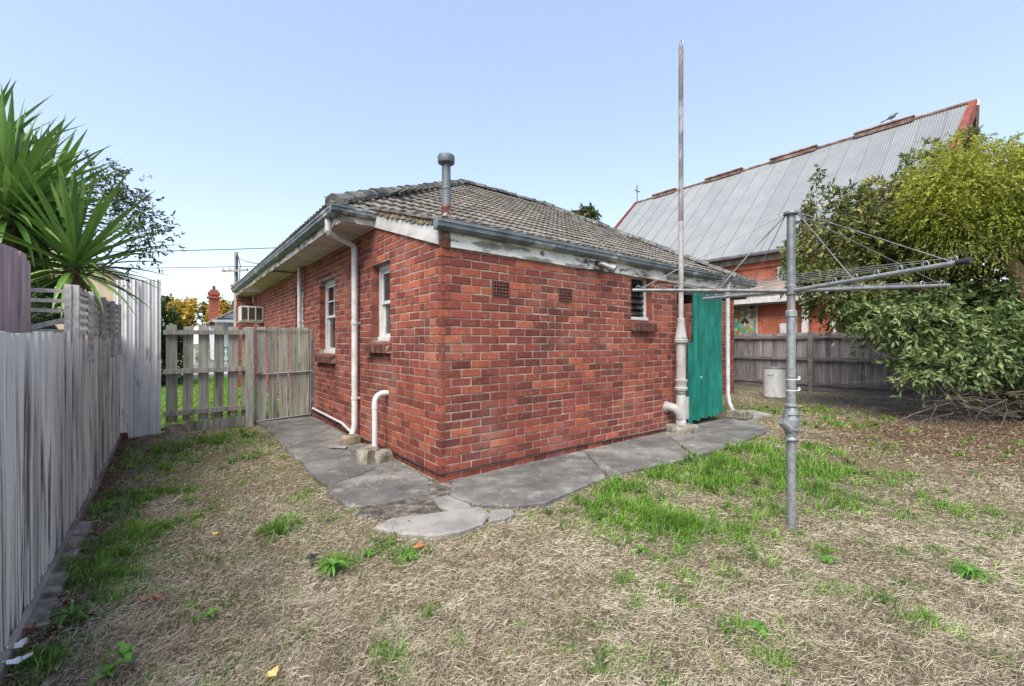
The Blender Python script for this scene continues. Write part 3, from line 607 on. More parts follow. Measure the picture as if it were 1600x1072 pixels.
MB().box(6.76, 6.84, .052, 1.8, 2.25, 2.438).build('porch_beam', M_cwood, house)
def gutter(name, p, q, outward, parent=house, wd=.110, ht=.095, ends=True, m=None):
    p, q = Vector(p), Vector(q); o_ = Vector(outward).normalized(); up = Vector((0, 0, 1))
    prof = [(0, ht * .95), (0, 0), (wd * .55, 0), (wd * .86, ht * .28), (wd * .90, ht * .62), (wd, ht * .72), (wd, ht), (wd - .012, ht), (wd - .012, ht * .76), (wd * .82, ht * .6), (wd * .78, ht * .32), (wd * .5, .008), (.008, .008), (.008, ht * .95)]
    n = len(prof); mb = MB(); k = 9; vs = []
    for i in range(k):
        c = p.lerp(q, i / (k - 1)) + up * (random.uniform(-.006, .006) if 0 < i < k - 1 else 0)
        vs += [c + o_ * a + up * b for (a, b) in prof]
    fs = []
    for i in range(k - 1):
        for j in range(n): j2 = (j + 1) % n; fs.append((i * n + j, i * n + j2, (i + 1) * n + j2, (i + 1) * n + j))
    mb.add(vs, fs)
    if ends:
        for c in (p, q): mb.add([c + o_ * a + up * b for (a, b) in prof[:7]], [tuple(range(7))])
    return mb.build(name, m or M_gutter, parent, smooth=False)
gutter('gutter', (-.10, -.028, 2.475), (6.87, -.028, 2.47), (0, -1, 0))
gutter('gutter', (-.465, 1.70, 2.955), (-.465, 12.3, 2.955), (-1, 0, 0))
gutter('gutter', (-.58, 1.70, 2.955), (-.005, 1.70, 2.955), (0, -1, 0))
mb = MB().box(-.46, -.435, 1.73, 12.2, 2.86, 3.0).box(-.44, -.012, 1.70, 1.725, 2.88, 3.0)
mb.build('fascia', M_peel, house)
n = 9
for i in range(n):
    a = 1.73 + i * 1.16; MB().box(-.43, -.003, a, a + 1.148, 2.868 + (.03 if i == 3 else 0), 2.876 + (.03 if i == 3 else 0)).build('soffit_sheet', M_soffit, house)

# pipes fixed to the house
dp = MB()
dp.tube([(-.50, 2.02, 2.96), (-.50, 2.02, 2.815), (-.485, 2.03, 2.79), (-.10, 2.29, 2.735), (-.072, 2.31, 2.70), (-.07, 2.31, 2.60), (-.07, 2.31, 1.2), (-.07, 2.31, .24), (-.11, 2.29, .12), (-.125, 2.285, .09)], .042, 12)
d1 = dp.build('downpipe', M_white, house, smooth=True)
for z in (1.66, .62): MB().tube([(-.07, 2.31, z - .018), (-.07, 2.31, z + .018)], .049, 12).box(-.06, -.002, 2.285, 2.335, z - .012, z + .012).build('bracket', M_white, d1)
MB().tube([(-.09, 5.48, 1.0), (-.09, 5.48, 2.90)], .038, 10).build('downpipe', M_white, house, smooth=True)
dp = MB(); dp.tube([(5.83, -.085, 2.48), (5.83, -.05, 2.40), (5.835, -.05, .45), (5.85, -.07, .30), (5.88, -.11, .18)], .036, 10)
dp.build('downpipe', M_white, house, smooth=True)
MB().tube([(-.03, 4.72, .19), (-.03, 3.0, .165), (-.045, 2.62, .12), (-.06, 2.44, .125), (-.065, 2.34, .125)], .019, 8).build('waste_pipe', M_white, house, smooth=True)
mb = MB(); mb.tube([(-.16, 1.32, .10), (-.16, 1.32, .66), (-.155, 1.32, .71), (-.125, 1.32, .755), (-.08, 1.32, .775), (.0, 1.32, .775)], .033, 12); mb.tube([(-.16, 1.32, .60), (-.16, 1.32, .655)], .037, 12).tube([(-.075, 1.32, .775), (-.035, 1.32, .775)], .037, 12)
mb.build('waste_pipe', M_pvc, house, smooth=True)
mb = MB(); mb.tube([(-.014, 12, .14), (-.016, 4.8, .135), (-.018, 3.4, .11), (-.03, 2.4, .045), (-.02, 2.1, .075), (-.016, 1.6, .10), (-.016, .8, .092), (-.018, .05, .098), (-.014, -.010, .098), (.03, -.018, .098), (.8, -.016, .10), (2.0, -.014, .09), (3.2, -.016, .075), (3.9, -.014, .06)], .0085, 6)
mb.build('cable', M_black, house, smooth=True)
# flue through the lean-to roof
fs, ft = .63, 1.0; fz = lz(ft)
fl = MB().lathe((fs, ft, 0), [(.058, fz - .1), (.056, fz + .30), (.055, 3.45), (.055, 3.60), (.05, 3.61), (.05, 3.67)], 16).build('flue', M_flue, house, smooth=True)
MB().lathe((fs, ft, 0), [(.075, fz - .06), (.0605, fz + .06), (.0595, fz + .17), (.058, fz + .20)], 16).build('flue_flashing', M_rust, fl, smooth=True)
MB().lathe((fs, ft, 0), [(.05, 3.62), (.102, 3.635), (.107, 3.65), (.107, 3.715), (.10, 3.73), (.04, 3.735)], 18).build('flue_cowl', M_flue, fl, smooth=True)
MB().lathe((fs, ft, 0), [(.0565, 3.30), (.0595, 3.305), (.0595, 3.325), (.0565, 3.33)], 16).build('flue_collar', M_flue, fl, smooth=True)
# ------------------------------------------------------------------ things standing by the house
fl = thing('floodlight', 'small grey floodlight fixed under the rear gutter', 'lamp', (2.28, -.03, 2.42))
MB().lathe((2.28, -.035, 2.43), [(.04, -.02), (.045, 0), (.03, .02)], 12).build('mount', M_black, fl)
MB().tube([(2.28, -.04, 2.42), (2.31, -.10, 2.40), (2.36, -.17, 2.36)], [.028, .035, .04], 12).build('housing', M_galvd, fl, smooth=True)
MB().tube([(2.345, -.15, 2.372), (2.385, -.215, 2.335), (2.395, -.23, 2.327)], [.042, .062, .062], 14).build('lamp_rim', M_galvd, fl, smooth=True)
ac = thing('air_conditioner', 'boxy window air conditioner jutting from the side wall', 'air conditioner', (-.28, 10.45, 1.98))
MB().box(-.56, .0, 10.16, 10.74, 2.0, 2.41).build('housing', mat('beige_enamel', [(0.3, (0.40, 0.38, 0.35)), (0.7, (0.52, 0.50, 0.47))], rough=.5), ac, bevel=.01)
for i in range(3):
    s = -.53 + i * .175; MB().box(s, s + .13, 10.148, 10.158, 2.04, 2.37).build('grille', mat('dark_grille', [(0.3, (0.03, 0.022, 0.02)), (0.7, (0.07, 0.05, 0.045))], scale=30) if i == 0 else MATS['dark_grille'], ac)
mb = MB()
for s in (-.555, -.39, -.215, -.04): mb.box(s, s + .022, 10.135, 10.157, 2.0, 2.41)
mb.build('front_frame', M_white, ac)
MB().box(-.60, -.02, 10.12, 10.74, 1.95, 1.992).build('shelf', M_rail, ac)

vs_ = thing('vent_stack', 'tall cast iron vent pipe with wire bow at the wing corner', 'pipe', (4.06, -.17, 0))
vc = (4.06, -.17, 0)
MB().lathe(vc, [(.078, .12), (.078, .20), (.072, .21), (.072, .98), (.088, .99), (.092, 1.00), (.092, 1.04), (.083, 1.06), (.083, 1.10), (.074, 1.11), (.074, 1.16)][0:4], 18).build('lower_pipe', M_vent, vs_, smooth=True)
MB().lathe(vc, [(.071, .66), (.095, .665), (.10, .70), (.085, .715), (.085, .78), (.097, .80), (.097, .825), (.071, .83)], 18).build('collar', M_vent, vs_, smooth=True)
MB().lathe(vc, [(.07, .84), (.07, 1.40)], 18).build('middle_pipe', M_vent, vs_, smooth=True)
MB().lathe(vc, [(.071, 1.385), (.098, 1.39), (.102, 1.43), (.09, 1.445), (.09, 1.47), (.082, 1.48), (.056, 1.70), (.058, 1.72), (.058, 1.76), (.05, 1.765)], 18).build('reducer', M_vent, vs_, smooth=True)
MB().lathe(vc, [(.038, 1.74), (.038, 3.0), (.037, 3.25)], 14).build('riser', M_vent, vs_, smooth=True)
MB().lathe(vc, [(.036, 3.22), (.035, 5.92)], 14).build('top_pipe', M_ventup, vs_, smooth=True)
mb = MB()
for a in (0, math.pi / 2): mb.tube([(vc[0] + .034 * math.cos(a) * math.cos(q), vc[1] + .034 * math.sin(a) * math.cos(q), 5.93 + .11 * math.sin(q)) for q in np.linspace(0, math.pi, 9)], .006, 6)
mb.build('wire_bow', M_galv, vs_, smooth=True)
MB().tube([(3.93, .0, .40), (3.93, -.06, .405), (3.96, -.12, .39), (4.01, -.16, .33), (4.04, -.17, .24)], [.074, .068, .066, .068, .07], 14).tube([(3.93, .0, .40), (3.93, -.025, .40)], .09, 14).build('elbow', M_vent, vs_, smooth=True)
MB().box(4.085, 4.15, -.255, -.20, .22, .56).build('inspection_plate', M_vent, vs_, bevel=.01)
MB().tube([(4.06, -.17, .60), (4.06, -.17, .632)], .076, 16).build('strap', M_galvd, vs_)
def rough_block(name, c, size, m, label, cat='block', n=0, rot=0):
    mb = MB(); r = random.Random(hash(label) % 999 if False else len(label)); sx, sy, sz = size
    vs = []
    for k, (f, zz) in enumerate(((1.0, -.03), (1.02, sz * .55), (.90, sz * .92), (.72, sz))):
        for i in range(14):
            a = 2 * math.pi * i / 14; cx, cy = math.cos(a), math.sin(a); q = max(abs(cx), abs(cy)) ** .75
            x, y = sx / 2 * cx / q * f * r.uniform(.92, 1.06), sy / 2 * cy / q * f * r.uniform(.92, 1.06)
            vs.append((c[0] + x * math.cos(rot) - y * math.sin(rot), c[1] + x * math.sin(rot) + y * math.cos(rot), c[2] + zz * r.uniform(.93, 1.05)))
    fs = [(k * 14 + i, k * 14 + (i + 1) % 14, (k + 1) * 14 + (i + 1) % 14, (k + 1) * 14 + i) for k in range(3) for i in range(14)] + [tuple(range(42, 56))]
    mb.add(vs, fs); return tag(mb.build(name, m, o=(c[0], c[1], c[2]), smooth=True), label, cat)
rough_block('concrete_block', (4.08, -.18, .03), (.46, .40, .11), M_concold, 'rough concrete footing block under the tall vent pipe')
b = thing('brick_block', 'grey stone block under the foot of the rear downpipe', 'block', (5.98, -.2, .03))
MB().box(5.80, 6.14, -.36, -.04, .035, .17).build('block', M_concold, b, bevel=.012, jit=.006)
rough_block('concrete_lump', (-.21, 1.36, .035), (.22, .22, .12), M_concold, 'broken concrete lump at the foot of the white pipe')
rough_block('concrete_lump', (-.31, 1.13, .035), (.26, .20, .15), M_concold, 'angular concrete chunk in front of the white pipe', rot=.4)
rough_block('concrete_lump', (-.17, 1.05, .035), (.20, .17, .12), M_concold, 'small concrete chunk between white pipe and wall', rot=.2)
rough_block('concrete_lump', (-.17, 2.18, .04), (.26, .23, .10), mat('brown_stone', [(0.3, (0.13, 0.105, 0.075)), (0.7, (0.27, 0.23, 0.17))], scale=8, rough=.95, bump=.6), 'round brownish concrete lump under the side downpipe')
tag(MB().hexa([(-.50, 2.05, .045), (-.34, 1.86, .045), (-.28, 1.94, .045), (-.40, 2.12, .045)], [(-.50, 2.05, .053), (-.34, 1.86, .053), (-.28, 1.94, .053), (-.40, 2.12, .053)]).build('cement_patch', M_concl, o=(-.4, 2, .045)), 'pale cement smear beside the round concrete lump', 'cement')

# green corrugated sheet closing the porch
gs = thing('corrugated_screen', 'teal green corrugated sheet leaning across the porch', 'screen', (5.2, .03, 0))
gr = random.Random(4)
def corr_sheet(mb, s0, s1, zb, zt, t0, lean, waves, amp, along='s', th=.003):
    n = waves * 4; vs = []
    for i in range(n + 1):
        u = i / n; s = s0 + (s1 - s0) * u; off = amp * math.sin(2 * math.pi * waves * u)
        b_, t_ = zb(u), zt(u)
        for k in range(4):
            z = b_ + (t_ - b_) * k / 3; d = t0 + off + lean * (z) + (.012 * math.sin(z * 2.1 + u * 5))
            vs.append((s, d, z) if along == 's' else (d, s, z))
    fs = [(i * 4 + k, (i + 1) * 4 + k, (i + 1) * 4 + k + 1, i * 4 + k + 1) for i in range(n) for k in range(3)]
    mb.add(vs, fs)
ragged = [gr.uniform(-.03, .03) for _ in range(60)]
mb = MB(); corr_sheet(mb, 4.66, 5.80, lambda u: .06 + ragged[int(u * 40)] * .8 + .04 * u, lambda u: 1.40 if u < .11 else 2.42 - .03 * u, .05, .0, 9, .028)
o = mb.build('sheet', M_teal, gs, smooth=False)
o.modifiers.new('thickness', 'SOLIDIFY').thickness = .004
MB().box(4.58, 5.77, .09, .125, 1.28, 1.34).box(4.58, 5.77, .09, .125, 2.28, 2.34).box(4.60, 4.64, .127, .16, .05, 2.40).build('frame', M_cwood, gs)
MB().tube([(5.02, .03, .80), (5.02, .008, .80)], .014, 8).build('bolt_cap', M_pvc, gs)

# galvanised drum
dx = gnd(1211, 620); dr = thing('drum', 'open galvanised drum on the grass by the paling fence', 'drum', dx)
mb = MB().lathe(dx, [(.255, 0), (.262, .02), (.262, .04), (.257, .045), (.262, .40), (.268, .74)], 28)
o = mb.build('body', mat('bright_zinc', [(0.2, (0.60, 0.62, 0.63)), (0.8, (0.76, 0.78, 0.79))], scale=12, rough=.5, metallic=.08, bump=.1, layers=[((0.40, 0.29, 0.28), 5, (1, 1, .4), .58, .72, .6)]), dr, smooth=True)
MB().lathe(dx, [(.262, .735), (.278, .74), (.28, .755), (.274, .768), (.262, .77)], 28).build('rim', M_galv, dr, smooth=True)
for sg in (-1, 1): MB().tube([(dx[0] + sg * .268, dx[1] - .06, dx[2] + .60), (dx[0] + sg * .31, dx[1] - .05, dx[2] + .56), (dx[0] + sg * .31, dx[1] + .05, dx[2] + .56), (dx[0] + sg * .268, dx[1] + .06, dx[2] + .60)], .008, 6).build('handle', M_galvd, dr)

# ------------------------------------------------------------------ fences
def paling_mesh(seed, wd=.1, th=.016, ht=1.0, dog=False, z0=0):
    r = random.Random(seed); mb = MB(); h = wd / 2; n = 5; vs = []
    for i in range(n):
        z = z0 + (ht - z0) * i / (n - 1); e = r.uniform(-.003, .003) if 0 < i < n - 1 else 0; b_ = r.uniform(-.003, .003)
        zt = z + (r.uniform(-.006, .006) if i == n - 1 else 0)
        vs += [(-h + e, -th / 2 + b_, z), (h + e, -th / 2 + b_, zt if i == n - 1 else z), (h + e, th / 2 + b_, zt if i == n - 1 else z), (-h + e, th / 2 + b_, z)]
    fs = [(i * 4 + k, i * 4 + (k + 1) % 4, (i + 1) * 4 + (k + 1) % 4, (i + 1) * 4 + k) for i in range(n - 1) for k in range(4)] + [(3, 2, 1, 0), tuple((n - 1) * 4 + k for k in range(4))]
    mb.add(vs, fs); return mesh_only(mb, 'paling')
ROTV = (0, 0, math.pi / 2)
PM = [paling_mesh(i, .102) for i in range(5)]
lf = thing('paling_fence', 'tall whitewashed paling fence streaked black beside the lawn', 'fence', (-2.645, 2, 0))
t = -2.3; i = 0
while t < 4.70:
    wv = random.uniform(.72, 1.08); wd = .102 * wv
    h = 1.432 + .016 * (t + 1) + random.uniform(-.006, .006)
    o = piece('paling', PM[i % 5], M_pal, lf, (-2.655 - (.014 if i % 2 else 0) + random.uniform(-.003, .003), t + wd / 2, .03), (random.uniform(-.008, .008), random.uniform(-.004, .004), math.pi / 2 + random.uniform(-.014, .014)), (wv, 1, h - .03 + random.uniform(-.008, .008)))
    t += wd + random.uniform(.002, .008); i += 1
for z in (.35, 1.2): MB().box(-2.76, -2.69, -2.3, 4.7, z, z + .09).build('rail', M_rail, lf)
for t in (-1.5, .9, 3.3): MB().box(-2.86, -2.765, t, t + .1, -.1, 1.44).build('post', M_rail, lf)
MB().box(-2.655, -2.625, -2.3, 4.68, -.06, .055).build('plinth', mat('plinth_board', [(0.3, (0.13, 0.11, 0.09)), (0.7, (0.27, 0.235, 0.20))], scale=5, stretch=(1, .4, 3), rough=.9, bump=.5), lf, jit=.006)
# concrete edging chunks along the fence
def edging(p, q, wd, h, lab, seed):
    a, b_ = Vector(gnd(*p)), Vector(gnd(*q)); d = (b_ - a).normalized(); n = Vector((-d.y, d.x, 0)); r = random.Random(seed); mb = MB(); k = 7; vs = []
    for i in range(k):
        c = a.lerp(b_, i / (k - 1)) + d * r.uniform(-.02, .02) * (i in (0, k - 1)); e = [r.uniform(-.015, .015) for _ in range(4)]; hh = h * r.uniform(.8, 1.1)
        vs += [c - n * (wd / 2 + e[0]) + Vector((0, 0, -.08)), c + n * (wd / 2 + e[1]) + Vector((0, 0, -.08)), c + n * (wd / 2 - .012 + e[1]) + Vector((0, 0, hh * 1.15)), c - n * (wd / 2 - .015 + e[2]) + Vector((0, 0, hh * .75))]
    mb.add(vs, [(i * 4 + j, i * 4 + (j + 1) % 4, (i + 1) * 4 + (j + 1) % 4, (i + 1) * 4 + j) for i in range(k - 1) for j in range(4)] + [(3, 2, 1, 0), tuple((k - 1) * 4 + j for j in range(4))])
    return tag(mb.build('edging_stone', M_concold, o=(a.x, a.y, 0)), lab, 'edging')
edging((84, 908), (130, 822), .13, .035, 'long flat concrete edging piece along the fence foot', 1)
edging((66, 945), (84, 912), .13, .05, 'tilted concrete edging piece between the long one and the near chunk', 2)
edging((56, 985), (72, 945), .12, .03, 'broken wedge of concrete edging nearest the camera', 3)

# mauve boards of the neighbour, standing behind the fence
nb = thing('mauve_fence', 'mauve stained timber boards rising behind the whitewashed fence', 'fence', (-2.84, -.5, 0))
mz = lambda x, y: (onS(x, y, -2.845)[1], onS(x, y, -2.845)[2])
for (xa, ya, xb, yb, off) in ((-260, 330, -60, 366, .0), (-58, 360, 19, 389, .008), (20, 391, 30, 397, .018), (30.5, 397, 45, 413, -.006)):
    (t0, h0), (t1, h1) = mz(xa, ya), mz(xb, yb)
    MB().hexa([(-2.86 + off, t0, .05), (-2.83 + off, t0, .05), (-2.83 + off, t1, .05), (-2.86 + off, t1, .05)], [(-2.86 + off, t0, h0), (-2.83 + off, t0, h0), (-2.83 + off, t1, h1), (-2.86 + off, t1, h1)]).build('board', M_mauve, nb)
MB().box(-2.94, -2.875, -1.2, .70, 1.1, 1.18).build('rail', M_mauve, nb)
# lattice screen on top of the fence
la = thing('lattice_screen', 'weathered timber lattice screen raised above the fence', 'lattice', (-2.72, 2.6, 1.45))
lt0, lt1 = .63, 4.55
zt_ = lambda t: 1.79 + .030 * (t - .63)
zb_ = lambda t: 1.46 + .012 * (t - .63)
for t in (1.33, 2.22, 3.10, 3.98):
    MB().box(-2.625, -2.592, t, t + .062, 1.22, zt_(t) + .01).build('post', M_lat, la)
MB().box(-2.628, -2.594, .60, .655, 1.40, 1.80).build('post', M_lat, la); MB().box(-2.668, -2.631, .590, .645, 1.40, 1.80).build('post', M_lat, la)
MB().bar((-2.64, .66, zt_(.63) - .015), (-2.64, 4.55, zt_(4.55) - .015), .03, .035, tone=.5).build('top_rail', M_lat, la)
for k in range(5):
    f = (k + .15) / 5
    MB().bar((-2.636, .66, zb_(.63) + f * .30), (-2.636, 4.55, zb_(4.55) + f * .37), .010, .030).build('slat', M_lat, la)
k = 0; t = .70
while t < 4.5:
    MB().box(-2.658, -2.646, t, t + .028, 1.45, zt_(t) - .03).build('slat', M_lat, la); t += .062; k += 1
for z in (1.755, 1.685, 1.615, 1.47): MB().box(-3.5, -2.60, .66, .675, z - .013, z + .013).build('slat', M_lat, la)
MB().bar((-2.99, .655, 1.44), (-2.64, .655, 1.56), .012, .035, up=(0, 0, 1)).build('brace', M_lat, la)

# white corrugated iron closing the gap
ci = thing('corrugated_iron_fence', 'tall white corrugated iron sheets between fence and gate', 'panel', (-2.42, 4.8, 0))
for j, (a, b_, t0) in enumerate([(-2.72, -2.445, 4.76), (-2.46, -2.19, 4.78)]):
    mb = MB(); n = 24; vs = []
    for i in range(n + 1):
        u = i / n; s = a + (b_ - a) * u; ph = (u * 3.0) % 1.0; off = -.016 * max(0, 1 - abs(ph - .5) * 5) - .004 * math.sin(u * 40)
        for z in (-.02, .8, 1.6, 2.30 + .12 * (s + 2.7)): vs.append((s, t0 + off - .01 * z * (1 - j), z))
    fs_ = [(i * 4 + k, (i + 1) * 4 + k, (i + 1) * 4 + k + 1, i * 4 + k + 1) for i in range(n) for k in range(3)]
    mb.add(vs, fs_); o = mb.build('sheet', M_corr, ci); o.modifiers.new('thickness', 'SOLIDIFY').thickness = .003
MB().box(-2.69, -2.63, 4.80, 4.86, -.05, 2.2).box(-2.25, -2.19, 4.81, 4.87, -.05, 2.3).build('post', M_gate, ci)
rough_block('loose_brick', (-2.62, 4.66, -.01), (.12, .10, .09), M_sillbrick, 'dull broken brick at the foot of the corrugated panel', 'brick')

# front fence and gate
PF = [paling_mesh(20 + i, .14, .018) for i in range(4)]
ff = thing('picket_fence', 'lichen stained picket fence with three rails beside the gate', 'fence', (-1.6, 4.78, 0))
GT = 4.80
def us(x): return onT(x, 560, GT)[0]
for i, (x0, x1) in enumerate([(259, 269), (270, 278), (285, 301), (309, 326), (333, 348.5), (355, 371), (377, 384)]):
    a, b_ = us(x0), us(x1); h = 1.66 + random.uniform(-.02, .02)
    piece('paling', PF[i % 4], M_gate, ff, ((a + b_) / 2, GT, .15), (0, random.uniform(-.012, .012), random.uniform(-.03, .03)), ((b_ - a) / .14, 1, h - .15))
for (z0, z1) in ((1.515, 1.585), (.905, .98), (.255, .33)): MB().bar((us(255), GT - .045, (z0 + z1) / 2), (us(383), GT - .045, (z0 + z1) / 2 + .012), .05, z1 - z0).build('rail', M_gate, ff)
MB().box(us(383), us(396), GT - .075, GT + .02, -.1, 1.655).build('post', M_gate, ff, bevel=.008)
MB().box(us(285), us(382), GT - .05, GT - .015, -.02, .14).build('plinth', M_gate, ff, jit=.008)
for i in range(5):
    s = us(262) + i * .27; MB().box(s, s + .06, GT - .062, GT - .018, .16, .245).build('clip', mat('lichen', [(0.3, (0.20, 0.19, 0.08)), (0.7, (0.33, 0.31, 0.18))], scale=20) if i == 0 else MATS['lichen'], ff, jit=.012)
tag(MB().box(us(257), us(290), GT - .11, GT + .05, -.05, .11).build('loose_sleeper', M_cwood, o=(us(272), GT, 0), jit=.02), 'dark crumbling timber offcut at the foot of the picket fence', 'timber')

ga = thing('garden_gate', 'timber gate boards in a galvanised tube frame', 'gate', (-.5, 4.78, 0))
g0, g1 = us(399), us(485.5); zb, zt = .04, 1.615; T0 = GT - .03
fr_ = MB().tube([(g0, T0, zb), (g0, T0, zt), (g1, T0, zt), (g1, T0 + .03, zb + .04), (g0, T0, zb)], .017, 8).tube([(g0, T0, .84), (g1, T0, .87)], .015, 8)
fr_.build('tube_frame', M_galv, ga)
nbd = 5; wv = (us(484) - us(401)) / nbd
for i in range(nbd):
    a = us(401) + wv * i; piece('board', PF[(i + 1) % 4], M_gate, ga, (a + wv * .45, T0 + .035, .06), (random.uniform(-.004, .004), random.uniform(-.004, .004), random.uniform(-.03, .03)), (wv * (.80, .80, .84, .90, .92)[i] / .14, 1, 1.66 - .06 + random.uniform(-.015, .015)))
MB().bar((g0 - .02, T0 - .03, .85), (us(411), T0 - .03, .86), .02, .03).build('latch', M_rust, ga)
for z in (.34, .86, 1.48): MB().box(g1, g1 + .045, T0 - .02, T0 + .015, z - .03, z + .03).build('hinge', M_galv, ga)
tag(MB().box(us(488), us(494), GT - .06, GT - .0, -.1, 1.68).build('hinge_post', M_galvd, o=(us(490), GT, 0), bevel=.006), 'slim grey steel gate post against the brick side wall', 'post')

# right-hand boundary fence
rf = thing('paling_fence', 'weathered grey paling fence with rails in front of the church', 'fence', (12.3, 0, 0))
PR = [paling_mesh(40 + i, .102) for i in range(5)]
t = -5.5; i = 0
while t < 7.0:
    wd = .10; piece('paling', PR[i % 5], M_palr, rf, (12.3 + (.0 if i % 2 else .014), t, .10), (random.uniform(-.01, .01), random.uniform(-.006, .006), math.pi / 2 + random.uniform(-.04, .04)), (random.uniform(.9, 1.08), 1, 1.575 + random.uniform(-.02, .025)))
    t += .088; i += 1
for (z, dz) in ((1.52, .08), (.90, .08), (.19, .08)):
    for (a, b_) in ((-5.5, -2.30), (-2.29, .53), (.66, 3.70), (3.71, 7.0)): MB().bar((12.245, a, z + random.uniform(-.01, .01) + dz / 2), (12.245, b_, z + dz / 2 + random.uniform(-.01, .01)), .045, dz).build('rail', M_railr, rf)
for t in (-2.35, .6, 3.7): MB().box(12.15, 12.222, t - .06, t + .06, -.1, 1.70).build('post', M_railr, rf, bevel=.006)
for (a, b_) in ((-5.5, -2.3), (-2.29, .53), (.66, 7)): MB().bar((12.27, a, .09), (12.27, b_, .09), .03, .17).build('plinth', M_railr, rf)

# ------------------------------------------------------------------ rotary clothesline (the hub stands at the px 1234 post)
cx, cy = 2.112, 3.269
cl = thing('rotary_clothesline', 'old galvanised rotary clothesline standing on the lawn', 'clothesline', fr(cx, cy, 0))
def Wc(x, y, z): return fr(x, y, z)
c0 = fr(cx, cy, 0)
MB().lathe(c0, [(.034, -.2), (.032, -.02), (.031, .02), (.031, .65)], 18).build('lower_post', M_galv, cl, smooth=True)
MB().lathe(c0, [(.031, .645), (.045, .65), (.045, .668), (.040, .675), (.046, .72), (.061, .80), (.060, .815), (.041, .895), (.040, .90), (.044, .905), (.044, .92), (.032, .925)], 18).build('winder_casing', M_galv, cl, smooth=True)
kx = fr(cx - .05, cy - .01, .93)
MB().tube([fr(cx - .02, cy - .02, .735), fr(cx - .065, cy - .03, .775), fr(cx - .09, cy - .03, .80)], [.034, .031, .029], 12).build('crank_socket', M_galv, cl, smooth=True)
mb = MB()
for (z, r_) in ((.659, .046), (.735, .050), (.85, .052), (.912, .044)):
    mb.tube([fr(cx - .05, cy - r_ + .008, z), fr(cx + .05, cy - r_ - .004, z)], .0075, 6); mb.tube([fr(cx + .015, cy - r_ - .012, z - .004), fr(cx + .015, cy - r_ + .01, z)], .012, 6)
mb.build('bolt', M_galvd, cl)
mb = MB()
for z in (1.026, 1.109): mb.lathe(c0, [(.031, z - .004), (.034, z - .003), (.034, z + .003), (.031, z + .004)], 16); mb.tube([fr(cx + .030, cy - .02, z), fr(cx + .046, cy - .025, z + .004), fr(cx + .050, cy - .025, z + .016), fr(cx + .038, cy - .022, z + .022)], .006, 6)
mb.build('cleat', M_pvc, cl)
MB().lathe(c0, [(.031, .92), (.031, 1.58), (.039, 1.585), (.040, 1.625), (.034, 1.63), (.030, 1.635)], 18).build('upper_post', M_galv, cl, smooth=True)
MB().lathe(c0, [(.0285, 1.62), (.0285, 1.76)], 16).build('inner_tube', M_ventup, cl, smooth=True)
MB().lathe(c0, [(.030, 1.745), (.036, 1.75), (.036, 1.82), (.030, 1.825), (.028, 2.36)], 16).build('head_tube', M_galvd, cl, smooth=True)
MB().lathe(c0, [(.029, 2.35), (.052, 2.356), (.054, 2.366), (.050, 2.376), (.03, 2.385)], 16).build('top_cap', M_galvd, cl, smooth=True)
hA = CH + .43
tips = [(2.404 - .02, 2.28, hA + .0), (3.29, 3.255, hA + .005), (1.868, 4.207, hA), (.975, 3.497, hA - .003)]
arms = []
for i, (tx, ty, tz) in enumerate(tips):
    d = Vector((tx - cx, ty - cy, 0)).normalized(); a = Vector((cx, cy, CH + .395)) + d * .035; b_ = Vector((tx, ty, tz)); arms.append((a, b_))
    m_ = a.lerp(b_, .5)
    MB().tube([fr(*a), fr(*m_), fr(*b_)], [.0150, .0145, .0140], 12).build('arm', M_galvd if i in (1, 3) else M_galv, cl, smooth=True)
    if i == 0: MB().tube([fr(*b_.lerp(a, .03)), fr(*(b_ + d * .03))], .0165, 12).build('end_cap', M_black, cl, smooth=True)
    for f in (.94, .42):
        q = a.lerp(b_, f); MB().tube([fr(cx + d.x * .05, cy + d.y * .05, 2.362), fr(q.x, q.y, q.z + .015)], .0032, 6).build('stay', M_galvd, cl)
FR_ = [.30, .44, .57, .70, .83, .96]
for (a, b_) in arms:
    for f in FR_:
        mb = MB(); q = a.lerp(b_, f); d = (b_ - a).normalized()
        mb.tube([fr(*(q + Vector((math.cos(p) * d.x * .014, math.cos(p) * d.y * .014, .014 + .019 * math.sin(p) + .006)))) for p in np.linspace(-.6, math.pi + .6, 9)], .0028, 5)
        mb.build('line_loop', M_galv, cl)
for f in FR_:
    mb = MB()
    for i in range(4):
        p = arms[i][0].lerp(arms[i][1], f) + Vector((0, 0, .03)); q = arms[(i + 1) % 4][0].lerp(arms[(i + 1) % 4][1], f) + Vector((0, 0, .03)); m_ = (p + q) / 2 - Vector((0, 0, .018 * f))
        mb.tube([fr(*p), fr(*m_), fr(*q)], .0017, 4)
    mb.build('line', M_galvd, cl)
